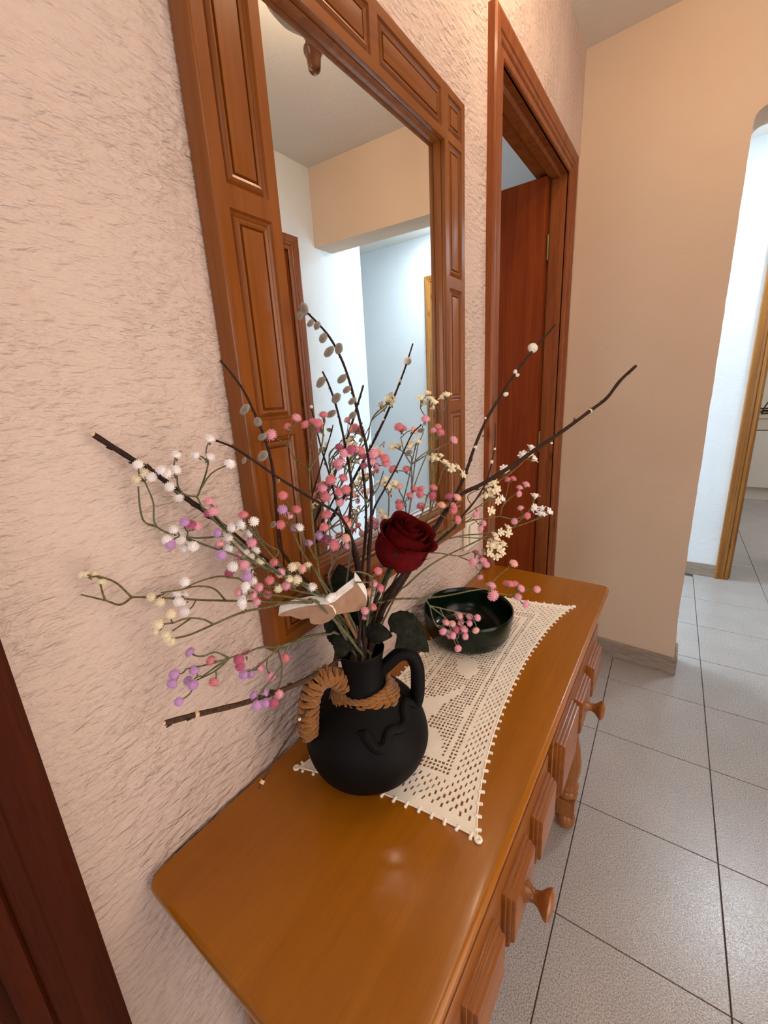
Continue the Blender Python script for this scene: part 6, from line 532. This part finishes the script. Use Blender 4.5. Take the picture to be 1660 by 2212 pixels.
for i in range(NU):
    for j in range(NV):
        st = opened(i, j); u0, u1, v0, v1 = i / NU, (i + 1) / NU, j / NV, (j + 1) / NV
        O = [(u0, v0), (u1, v0), (u1, v1), (u0, v1)]
        Vs = []
        for q in O:
            k = (round(q[0] * NU), round(q[1] * NV))
            if k not in gv: gv[k] = bm.verts.new(gp(*q))
            Vs.append(gv[k])
        if st == 0: bm.faces.new(Vs); continue
        uc, vc = (u0 + u1) / 2, (v0 + v1) / 2; js = rnd.uniform(-.22, .22)
        if st == 1: hu, hv, sk = .36 / NU, .36 / NV, .06
        else: hu, hv, sk = .25 / NU, .52 / NV, .26
        hu *= rnd.uniform(.72, 1.2); hv *= rnd.uniform(.75, 1.15)
        q8 = []
        for a, b in ((-1, -1), (1, -1), (1, 1), (-1, 1)):
            q8.append(bm.verts.new(gp(uc + a * hu + b * (sk + js) * .5 / NU, vc + b * hv + a * js * .3 / NV)))
        for k in range(4): bm.faces.new((Vs[k], Vs[(k + 1) % 4], q8[(k + 1) % 4], q8[k]))
ret = bmesh.ops.extrude_face_region(bm, geom=bm.faces[:]); vs = [g for g in ret['geom'] if isinstance(g, bmesh.types.BMVert)]
bmesh.ops.translate(bm, verts=vs, vec=(0, 0, -.0018))
obj('lace_panel', bm, 'cotton', doi, smooth=False)
bm = bmesh.new()
def edge_pts():
    for s, N in ((0, 15), (1, 38), (2, 15), (3, 38)):
        for k in range(N):
            t = (k + .5) / N
            yield {0: (t, 0), 1: (1, t), 2: (1 - t, 1), 3: (0, 1 - t)}[s], {0: (0, -1), 1: (1, 0), 2: (0, 1), 3: (-1, 0)}[s]
for (u, v), dn in edge_pts():
    p = Vector((*dmap(u, v), zt - .0006)); e = 1e-3
    q1, q2 = Vector((*dmap(min(1, u + e * abs(dn[1])), min(1, v + e * abs(dn[0]))), 0)), Vector((*dmap(max(0, u - e * abs(dn[1])), max(0, v - e * abs(dn[0]))), 0))
    tg = (q1 - q2).normalized(); nm = Vector((tg.y, -tg.x, 0))
    if nm.dot(Vector((dn[0], dn[1], 0))) < 0: nm = -nm
    L = rnd.uniform(.0045, .0062); sk = tg * rnd.uniform(-.0012, .0012)
    tube(bm, [p - nm * .002, p + nm * L * .5 + sk * .5, p + nm * L + sk, p + nm * (L + .0010) + sk], .0016, n=8, rfn=lambda t: (.0026, .0022, .0023, .0009)[min(3, int(t * 3 + .01))])
E_ = [dmap(k / 60, 0) for k in range(60)] + [dmap(1, k / 130) for k in range(130)] + [dmap(1 - k / 60, 1) for k in range(60)] + [dmap(0, 1 - k / 130) for k in range(130)]
tube(bm, [(x, y, zt - .0003) for x, y in E_] + [(E_[0][0], E_[0][1], zt - .0003)], .0013, n=6)
for cx, cy in (ca_, cb_, cc_, cd_):
    d = Vector((cx - .16, cy - .42, 0)).normalized(); c = Vector((cx, cy, zt)) + d * .002
    tube(bm, [c + Vector((math.cos(a) * .0030, math.sin(a) * .0030, .0002)) for a in [2 * PI * k / 14 for k in range(15)]], .0024, n=6)
obj('picot_edging', bm, 'cotton', doi)

# ================= BOWL =================
BX, BY, BZ = .116, .520, ZT + .0024
BS = .972
bowl = thing('bowl', 'round dark green glazed ceramic bowl standing on the lace runner', 'bowl', (BX, BY, BZ))
bm = bmesh.new()
lathe(bm, [(a * BS, b) for a, b in [(0, 0), (.066, 0), (.074, .002), (.085, .009), (.0925, .022), (.0965, .044), (.0985, .064), (.0988, .069), (.0972, .0715), (.0950, .0700), (.0935, .062), (.0912, .042), (.085, .020), (.072, .010), (.040, .008), (0, .008)]], (BX, BY, BZ), 64)
obj('body', bm, 'glaze', bowl, angle=60)

# ================= VASE =================
VX, VY, VZ = .127, .143, ZT + .0020
vase = thing('jug_vase', 'squat matt black clay jug with a narrow neck and two handles, holding the bouquet', 'vase', (VX, VY, VZ))
VP = [(0.0, 0), (.045, 0), (.060, .004), (.078, .02), (.087, .042), (.088, .06), (.083, .08), (.070, .10), (.052, .115), (.038, .125), (.031, .135), (.0285, .155), (.029, .175), (.032, .19)]
def smoothprof(p, n=4):
    return [(max(0, v.x), v.y) for v in cat([(a, b, 0) for a, b in p], n)]
SPf = [(0, 0), (.045, 0)] + smoothprof(VP[2:], 4) + [(.0315, .1915), (.0295, .190), (.026, .172), (.0255, .155), (.028, .135), (.036, .122), (.060, .10), (.075, .06), (.05, .012), (0, .010)]
bm = bmesh.new(); lathe(bm, SPf, (VX, VY, VZ), 64)
for v in bm.verts:   # hand-thrown wobble
    a = math.atan2(v.co.y - VY, v.co.x - VX); z = v.co.z - VZ; f = 1 + .012 * math.sin(2 * a + z * 30) * min(1, z * 20); v.co.x = VX + (v.co.x - VX) * f; v.co.y = VY + (v.co.y - VY) * f
body = obj('body', bm, 'clay', vase, angle=60)
def hp(ang, l): c, s = math.cos(math.radians(ang)), math.sin(math.radians(ang)); return [(VX + r * c, VY + r * s, VZ + z) for r, z in l]
bm = bmesh.new(); tube(bm, cat(hp(43, [(.020, .148), (.034, .158), (.052, .172), (.068, .170), (.077, .150), (.078, .125), (.076, .100), (.072, .085)]), 6), .0095, .0105, 14)
obj('handle', bm, 'clay', vase)
lp = cat(hp(242, [(.018, .130), (.034, .152), (.050, .166), (.066, .162), (.078, .142), (.083, .116), (.084, .094), (.078, .078)]), 6)
bm = bmesh.new(); tube(bm, lp, .0080, .0085, 12); obj('handle', bm, 'clay', vase)
# rope: strands wound round the left handle and round the foot of the neck
def frames(pts):
    up = None; out = []
    for i, p in enumerate(pts):
        t = (pts[min(i + 1, len(pts) - 1)] - pts[max(i - 1, 0)]).normalized()
        up = t.orthogonal().normalized() if up is None else (up - t * up.dot(t)).normalized()
        out.append((p, t, up, t.cross(up)))
    return out
bm = bmesh.new(); fine = cat([tuple(p) for p in lp[2:-4]], 4); fr = frames(fine); N = len(fr); turns = 17
coil = []
for k in range(turns * 16 + 1):
    s = k / (turns * 16) * (N - 1); i = min(N - 2, int(s)); p = fr[i][0].lerp(fr[i + 1][0], s - i); a = 2 * PI * k / 16
    R_ = .0112 + .0008 * math.sin(k * .37) ; coil.append(p + fr[i][2] * math.cos(a) * R_ + fr[i][3] * math.sin(a) * R_ + fr[i][1] * .0010 * math.sin(k * 1.3))
CF = frames(coil)
for st in range(3):   # three twisted plies
    tube(bm, [p + u * math.cos(2.1 * st + q * .55) * .0021 + s * math.sin(2.1 * st + q * .55) * .0021 for q, (p, t, u, s) in enumerate(CF)], .0024, n=6)
for _ in range(60):   # stray fibres
    p, t, u, s = CF[rnd.randrange(len(CF))]; d = (p - fr[N // 2][0]).normalized() * .3 + Vector((rnd.uniform(-1, 1), rnd.uniform(-1, 1), rnd.uniform(-1, 1)))
    tube(bm, [p, p + d * .003, p + d * .005 + Vector((0, 0, -.001))], .00018, n=3)
rope = obj('rope_wrap', bm, 'jute', vase); rope['label'] = 'tan jute rope wound around the left handle'
bm = bmesh.new()
for lv in range(5):
    z = VZ + .117 + lv * .0050; Rr_ = (.0455, .0420, .0385, .0360, .0345)[lv] + .001
    ctr = [Vector((VX + (Rr_ + .0008 * math.sin(5 * a)) * math.cos(a), VY + Rr_ * math.sin(a), z - .016 * max(0, math.cos(a + 1.15)) ** 2 * (1 - lv * .12) + .0018 * math.sin(3 * a + lv))) for a in [2 * PI * k / 96 for k in range(97)]]
    F_ = frames(ctr)
    for st in range(3):
        tube(bm, [p + u * math.cos(2.1 * st + q * .5) * .0022 + s * math.sin(2.1 * st + q * .5) * .0022 for q, (p, t, u, s) in enumerate(F_)], .0025, n=6)
ec = Vector((VX + .058 * math.cos(-1.15), VY + .058 * math.sin(-1.15), VZ + .098))
for k in range(26):
    d = Vector((rnd.uniform(-.4, .9), rnd.uniform(-.9, .1), rnd.uniform(-1, .1))); b0 = ec + Vector((rnd.uniform(-.008, .008), rnd.uniform(-.004, .004), rnd.uniform(-.002, .006)))
    tube(bm, [b0, b0 + d * .003, b0 + d * .006], .00035, n=3)
rope = obj('rope_collar', bm, 'jute', vase); rope['label'] = 'tan jute rope tied around the neck'

# ================= BOUQUET (positions in the world, metres) =================
def tri(f, k=1e4): return [Vector((f[i] / k, f[i + 1] / k, f[i + 2] / k)) for i in range(0, len(f), 3)]
sq = tri(SQUIGGLE); bm = bmesh.new()
ctr = cat([tuple(p + (Vector((VX, VY, p.z)) - p).normalized() * -.0008) for p in sq], 4); tube(bm, ctr, .0050, n=10, rfn=lambda t: .0068 * min(1, 6 * t + .3, 6 * (1 - t) + .3))
o = obj('clay_coil', bm, 'clay', vase)
def clampout(p):
    """keep plant matter outside the jug's body and off the wall"""
    z = p.z - VZ
    if 0 < z < .188:
        r = 0
        for (r0, z0), (r1, z1) in zip(VP, VP[1:]):
            if z0 <= z <= z1 and z1 > z0: r = r0 + (r1 - r0) * (z - z0) / (z1 - z0)
        d = math.hypot(p.x - VX, p.y - VY)
        if d > .024 and d < r + .006: s = (r + .006) / d; p = Vector((VX + (p.x - VX) * s, VY + (p.y - VY) * s, p.z))
    return p
def along(d): return Vector((0, 0, 1)).rotation_difference(Vector(d).normalized()).to_matrix().to_4x4()
# catkin mesh (unit length 1, base at origin, +Z)
def mk(name, bm, mt, ang=60):
    me = bpy.data.meshes.new(name); bmesh.ops.recalc_face_normals(bm, faces=bm.faces[:]); bm.to_mesh(me); bm.free(); me.materials.append(M[mt])
    for p in me.polygons: p.use_smooth = True
    me.set_sharp_from_angle(angle=math.radians(ang)); return me
def catkin_mesh(mt, thick):
    bm = bmesh.new(); N = 12
    lathe(bm, [(0, 0), (.14 * thick, .04), (.30 * thick, .16), (.42 * thick, .36), (.44 * thick, .55), (.38 * thick, .76), (.24 * thick, .92), (0, 1)], n=N)
    for v in bm.verts: v.co.x += .10 * v.co.z ** 2
    base = [v for v in bm.verts]
    for k in range(90):   # fur
        a, z = rnd.uniform(0, 2 * PI), rnd.uniform(.05, .97); r = thick * .44 * math.sin(PI * min(.98, z * .9 + .08)) ** .6
        c, s = math.cos(a), math.sin(a); p = Vector((r * c + .1 * z * z, r * s, z)); d = Vector((c, s, .8)).normalized() * .10; w = Vector((-s, c, 0)) * .022
        bm.faces.new([bm.verts.new(q) for q in (p - w, p + w, p + d)])
    return mk('catkin', bm, mt)
CK = {'c': [catkin_mesh('catkin', .66), catkin_mesh('catkin', .76)], 'p': [catkin_mesh('budw', 1.15)], 'w': [catkin_mesh('budw', .9)], 'b': [catkin_mesh('budb', .6)]}
NMK = {'c': 'catkin', 'p': 'catkin', 'w': 'bud', 'b': 'bud'}
def child(name, me, par, mtx, w0):
    o = bpy.data.objects.new(name, me); COL.objects.link(o); o.parent = par; m = mtx.copy(); m.translation = mtx.translation - Vector(w0); o.matrix_local = m; return o
for ti, (label, path, rt, rb, cats) in enumerate(TWIGS):
    pts = [clampout(p) if i > 0 else p for i, p in enumerate(tri(path))]; base = tuple(pts[0])
    t = thing('willow_twig', label, 'twig', base, 'willow twigs in the black jug')
    bm = bmesh.new(); N = len(pts)
    R0, R1 = rb / 1e4, rt / 1e4
    fine = cat([tuple(p) for p in pts], 2)
    tube(bm, fine, R0, R1, 8, rfn=lambda s: (R0 + (R1 - R0) * s) * (1 + .05 * math.sin(s * 97 + ti)))
    for k in range(3, len(fine) - 1, 5):   # leaf nodes
        p = fine[k]; r = R0 + (R1 - R0) * k / len(fine); d = (fine[k + 1] - fine[k]).normalized(); sd = d.orthogonal().normalized(); sd.rotate(Matrix.Rotation(k * 2.4 + ti, 3, d))
        tube(bm, [p, p + sd * r * .9 + d * r * .8, p + sd * r * 1.5 + d * r * 2.2], r * .8, r * .25, 5)
    obj('branch', bm, 'twig_l' if ti in (9, 10) else 'twig', t)
    for (pos, tg_, anc, ln, k) in cats:
        pos, anc = Vector(pos) / 1e4, Vector(anc) / 1e4; tg_ = Vector(tg_) / 100; ln = ln / 1e4 * 2
        if k == 'r':
            bm = bmesh.new(); tube(bm, [anc - tg_ * .002, anc + tg_ * .002], max(R0, R1) * 1.12, n=8); obj('pale_scar', bm, 'cut', t); continue
        ln = max(ln, .0035)
        off = pos - anc; off = off - tg_ * off.dot(tg_)
        d = (off.normalized() * .75 + tg_ * .75).normalized() if off.length > .0008 else (tg_ + tg_.orthogonal() * .8).normalized()
        if k == 'c' and off.length > .0008: d = (off.normalized() * .85 + Vector((0, 0, .55 if off.dot(Rv) > 0 else -.5)) + tg_ * .1).normalized()
        if k == 'p': d = (off.normalized() * .3 + tg_).normalized()
        st = pos - d * ln * .5
        mtx = Matrix.Translation(st) @ along(d) @ Matrix.Rotation(rnd.uniform(0, 6), 4, 'Z') @ Matrix.Scale(ln, 4)
        child(NMK[k], rnd.choice(CK[k]), t, mtx, base)
    if rt > 24:
        d = (fine[-1] - fine[-2]).normalized(); bm = bmesh.new(); tube(bm, [fine[-1] - d * .0005, fine[-1] + d * .0008, fine[-1] + d * .003], R1 * .92, R1 * .3, 7); obj('cut_tip', bm, 'cut', t)
# blossoms: domed heads of many narrow petals; unit radius 1, facing +Z
def pom_mesh(name, mt, seed):
    rr_ = random.Random(seed); bm = bmesh.new()
    lathe(bm, [(0, -.75), (.16, -.70), (.34, -.42), (.66, -.14), (.74, .05), (.62, .30), (.36, .48), (0, .54)], n=10)
    for ring_, (n_, r0, z0, L, el) in enumerate(((15, .55, -.12, .42, -.10), (15, .58, .06, .36, .30), (12, .46, .26, .30, .75), (8, .26, .42, .24, 1.1))):
        for k in range(n_):
            a = 2 * PI * (k + .5 * (ring_ % 2)) / n_ + rr_.uniform(-.08, .08); c, s = math.cos(a), math.sin(a)
            p = Vector((r0 * c, r0 * s, z0)); d = Vector((c * math.cos(el), s * math.cos(el), math.sin(el))); w = Vector((-s, c, 0)) * .085; u = d.cross(w).normalized() * .05; l = L * rr_.uniform(.85, 1.12)
            v = [bm.verts.new(q) for q in (p - w * .7, p + w * .7, p + d * l * .75 + w, p + d * l + u, p + d * l * .75 - w)]
            bm.faces.new(v)
    return mk(name, bm, mt, 40)
def bud_mesh(name, mt, seed):
    rr_ = random.Random(seed); bm = bmesh.new()
    lathe(bm, [(0, -.8), (.14, -.7), (.30, -.45), (.55, -.1), (.50, .15), (.25, .35), (0, .40)], n=9)
    for k in range(6):
        a = 2 * PI * k / 6 + rr_.uniform(-.2, .2); c, s = math.cos(a), math.sin(a); w = Vector((-s, c, 0)) * .30; d = Vector((c, s, rr_.uniform(.1, .55))).normalized(); p = Vector((.30 * c, .30 * s, .0))
        v = [bm.verts.new(q) for q in (p - w * .5, p + w * .5, p + d * .5 + w, p + d * .78 + Vector((0, 0, -.06)), p + d * .5 - w)]; bm.faces.new(v)
    return mk(name, bm, mt, 40)
BLM = {}
for k in 'wcpklmh':
    BLM['pom', k] = [pom_mesh('blossom', 'bl_' + k, s) for s in (1, 2)]; BLM['bud', k] = [bud_mesh('blossom', 'bl_' + k, s) for s in (3, 4)]
for si, (label, kind, stc, stems, bls) in enumerate(SPRAYS):
    base = tuple(tri(stems[0][0])[0])
    t = thing('blossom_spray', label, 'flowers', base, 'artificial blossom sprays in the black jug')
    bm = bmesh.new()
    for q, (f, r0, r1) in enumerate(stems):
        pts = [clampout(p) if not (q == 0 and i == 0) else p for i, p in enumerate(tri(f))]
        if len(pts) > 2: pts = cat([tuple(p) for p in pts], 3 if len(pts) < 8 else 2)
        tube(bm, pts, max(r0 / 1e4, .0008), max(r1 / 1e4, .0007), 5)
    for b, k in bls:
        pos = Vector(b[:3]) / 1e4; d = Vector(b[3:6]).normalized(); r = b[6] / 1e4
        tube(bm, [pos - d * r * 1.5, pos - d * r * .9, pos - d * r * .5], .0006, r * .32, 5)
    obj('stem', bm, 'stem_' + stc, t)
    for b, k in bls:
        pos = Vector(b[:3]) / 1e4; d = Vector(b[3:6]); r = b[6] / 1e4
        child('blossom', rnd.choice(BLM[kind, k]), t, Matrix.Translation(pos) @ along(d) @ Matrix.Rotation(rnd.uniform(0, 6), 4, 'Z') @ Matrix.Scale(r * (1.12 if kind == 'pom' else 1.25), 4), base)

# ---- red rose ----
RC = Vector((.1465, .2310, 1.0880)) - Fv * .014; RD = Vector((.50, .04, .86)).normalized(); RB = Vector((.118, .150, .905))
Mrose = Matrix.Translation(RC) @ along(RD) @ Matrix.Scale(1.06, 4)
rt_ = thing('rose', 'single dark red artificial rose with green leaves in the middle of the bouquet', 'flower', tuple(RB))
def petal(a0, span, r, z0, z1, flare, curl, twist=0.0, thick=.0009):
    bm = bmesh.new(); NU_, NV_ = 14, 10; g = []
    for j in range(NV_ + 1):
        v = j / NV_; row = []
        for i in range(NU_ + 1):
            u = i / NU_ * 2 - 1
            wv_ = min(1, .30 + 1.5 * v) if v < .6 else 1 - .22 * ((v - .6) / .4) ** 2.2
            a = a0 + u * span * .5 * wv_ + twist * v
            rise = math.sin(PI / 2 * min(1, v * 1.9 + .12)) ** .8
            rr2 = r * (.22 + .78 * rise) * (1 - .20 * max(0, v - .55) ** 1.2 * (1.6 - flare * 60))
            top_ = z0 + (z1 - z0) * v - .07 * (z1 - z0) * abs(u) ** 3 * v
            if v > .72: rr2 += curl * ((v - .72) / .28) ** 1.8 * (1 - .3 * abs(u)); top_ -= curl * .6 * ((v - .72) / .28) ** 3
            rr2 += .0009 * math.sin(u * 4 + a0 * 3) * v
            row.append(bm.verts.new(Mrose @ Vector((rr2 * math.cos(a), rr2 * math.sin(a), top_))))
        g.append(row)
    for j in range(NV_):
        for i in range(NU_): bm.faces.new((g[j][i], g[j][i + 1], g[j + 1][i + 1], g[j + 1][i]))
    bmesh.ops.solidify(bm, geom=bm.faces[:], thickness=thick)
    return obj('petal', bm, 'rose', rt_, angle=70)
for k in range(3): petal(-2.2 + k * 2.1, 2.6, .0350, -.040, .020 + .005 * (k % 2), .012, .009)
for k in range(3): petal(-1.2 + k * 2.1, 2.4, .0300, -.036, .032, .008, .005)
for k in range(3): petal(.2 + k * 2.05, 2.5, .0235, -.030, .033, .004, .003, .3)
for k in range(3): petal(1.1 + k * 2.1, 2.6, .0170, -.024, .032, .001, .0018, .5)
for k in range(3): petal(.4 + k * 2.1, 2.8, .0115, -.02, .034, 0, .0012, .8)
for k in range(2): petal(1.8 + k * 3.1, 3.6, .0060, -.02, .031, 0, .0008, .8)
bm = bmesh.new(); lathe(bm, [(0, -.046), (.004, -.045), (.009, -.038), (.015, -.030), (.0165, -.024), (0, -.022)], n=16); bm.transform(Mrose)
for k in range(5):
    a = k * 2 * PI / 5; q = []
    for s_2, wd in ((-.036, .006), (-.026, .009), (-.012, .007), (.002, .003), (.010, .0003)):
        r = .010 + (s_2 + .036) * .55 if s_2 < -.026 else .0165 + (s_2 + .026) * .62
        for e in (-1, 1): q.append(bm.verts.new(Mrose @ Vector((r * 1.1 * math.cos(a) - e * wd * math.sin(a), r * 1.1 * math.sin(a) + e * wd * math.cos(a), s_2))))
    for j in range(0, 8, 2): bm.faces.new((q[j], q[j + 1], q[j + 3], q[j + 2]))
obj('calyx', bm, 'leafg', rt_)
bm = bmesh.new(); s0 = Mrose @ Vector((0, 0, -.044)); tube(bm, cat([tuple(RB), (.121, .151, .960), (.127, .176, 1.005), tuple(s0)], 8), .0032, .0026, 8); obj('stem', bm, 'leafg', rt_)
for li, (f, wd) in enumerate(LEAVES):
    pts = [clampout(p) for p in tri(f)]; mid = cat([tuple(p) for p in pts], 8); N = len(mid); W = wd / 1e4; bm = bmesh.new(); g = []
    camv = Vector((0.459, -0.243, 1.294))
    for i, p in enumerate(mid):
        t = i / (N - 1); tg_ = (mid[min(i + 1, N - 1)] - mid[max(0, i - 1)]).normalized(); vw = (camv - p).normalized(); sd = tg_.cross(vw).normalized(); nrm = sd.cross(tg_)
        if t < .16: hw = .0011
        else: q = (t - .16) / .84; hw = W * .84 * math.sin(PI * q ** .75) ** .8 + .0004
        tooth = 1 + .03 * (1 if i % 2 else -1) if t > .2 else 1
        g.append([bm.verts.new(p + sd * hw * tooth * e - nrm * (abs(e) ** 1.3) * hw * .28 + nrm * .0008 * math.sin(i * 1.1) * abs(e)) for e in (-1, -.6, -.25, 0, .25, .6, 1)])
    for A, B in zip(g, g[1:]):
        for k in range(6): bm.faces.new((A[k], A[k + 1], B[k + 1], B[k]))
    bmesh.ops.solidify(bm, geom=bm.faces[:], thickness=.0006)
    obj('leaf', bm, 'leafg', rt_, angle=50)
# ---- wooden butterfly on a stick ----
stk = tri(BFLY['stick']); bd = tri(BFLY['body']); lw = tri(BFLY['lw'])
bt_ = thing('butterfly_pick', 'small white-edged wooden butterfly on a thin stick stuck in the bouquet', 'ornament', tuple(stk[1]))
exv = Vector((-.10, .20, .97)).normalized() * .0105 + Fv * .0070
def plate(face, name):
    bm = bmesh.new(); A = [bm.verts.new(p) for p in face]; B = [bm.verts.new(p + exv) for p in face]; n = len(face)
    f0 = bm.faces.new(A); f1 = bm.faces.new(B[::-1]); sides = [bm.faces.new((A[i], B[i], B[(i + 1) % n], A[(i + 1) % n])) for i in range(n)]
    for f in sides: f.material_index = 1
    f1.material_index = 1
    me = bpy.data.meshes.new(name); base = Vector(bt_['_w']); bmesh.ops.recalc_face_normals(bm, faces=bm.faces[:]); bmesh.ops.translate(bm, verts=bm.verts[:], vec=-base)
    bm.to_mesh(me); bm.free(); me.materials.append(M['bfly']); me.materials.append(M['bflyw'])
    o = bpy.data.objects.new(name, me); COL.objects.link(o); o.parent = bt_; return o
plate(lw, 'wing'); plate(tri(BFLY['rw']), 'wing')
bm = bmesh.new(); tube(bm, [bd[0] + exv * .45 - Fv * .001, bd[0].lerp(bd[1], .5) + exv * .75 - Fv * .002, bd[1] + exv * .6 - Fv * .001], .0050, .0044, 12); obj('thorax', bm, 'bflyw', bt_)
bm = bmesh.new(); tube(bm, [stk[0] + exv * .3, stk[0].lerp(stk[1], .6), stk[1]], .0024, .0020, 8); obj('stick', bm, 'stick', bt_)

# ================= KITCHEN BEYOND THE DOORWAY =================
kc = thing('kitchen_cabinet', 'cream base cabinet with a pale worktop seen through the kitchen doorway', 'cabinet', (1.6, 5.6, 0))
bm = bmesh.new(); box(bm, 0.95, 2.6, 5.56, 6.19, 0.0, 0.125); obj('plinth', bm, 'cab', kc, smooth=False)
bm = bmesh.new(); box(bm, 0.95, 2.6, 5.52, 6.19, 0.130, 0.70); obj('carcass', bm, 'cab', kc, smooth=False)
for x in (0.955, 1.505, 2.055): obj('door', bevelled(x, x + .54, 5.50, 5.519, 0.140, 0.725, .002, 1), 'cab', kc, smooth=False)
for x in (0.955, 1.505, 2.055): obj('drawer_front', bevelled(x, x + .54, 5.50, 5.519, 0.735, 0.845, .002, 1), 'plate', kc, smooth=False)
obj('worktop', bevelled(0.94, 2.62, 5.485, 6.19, 0.848, 0.885, .004), 'plate', kc)
rk = thing('dish_rack', 'dark wire dish rack on the kitchen worktop', 'dish rack', (1.25, 5.72, 0.886))
bm = bmesh.new()
for z in (.895, .925): tube(bm, cat([(1.08, 5.56, z), (1.50, 5.56, z), (1.50, 5.86, z), (1.08, 5.86, z)], 3, True), .007, n=6)
for k in range(9): tube(bm, [(1.10 + k * .05, 5.56, .893), (1.10 + k * .05, 5.86, .893)], .004, n=5)
for x, y in ((1.08, 5.56), (1.50, 5.56), (1.50, 5.86), (1.08, 5.86)): tube(bm, [(x, y, .8855), (x, y, .93)], .006, n=6)
obj('frame', bm, 'black', rk)
bm = bmesh.new(); tube(bm, cat([(1.08, 5.56, .925), (1.13, 5.55, 1.03), (1.25, 5.55, 1.12), (1.38, 5.55, 1.10), (1.50, 5.56, .925)], 6), .006, n=6); obj('handle', bm, 'black', rk)
pl = thing('dinner_plate', 'pale round plate standing in the dish rack', 'plate', (1.27, 5.70, .90))
bm = bmesh.new(); lathe(bm, [(0, 0), (.07, 0), (.115, .012), (.118, .015), (.112, .0155), (.07, .005), (0, .004)], n=32); bm.transform(Matrix.Translation((1.27, 5.70, 1.019)) @ Matrix.Rotation(PI / 2, 4, 'X')); obj('disc', bm, 'plate', pl)
for o in bpy.data.objects:
    if '_w' in o: del o['_w']
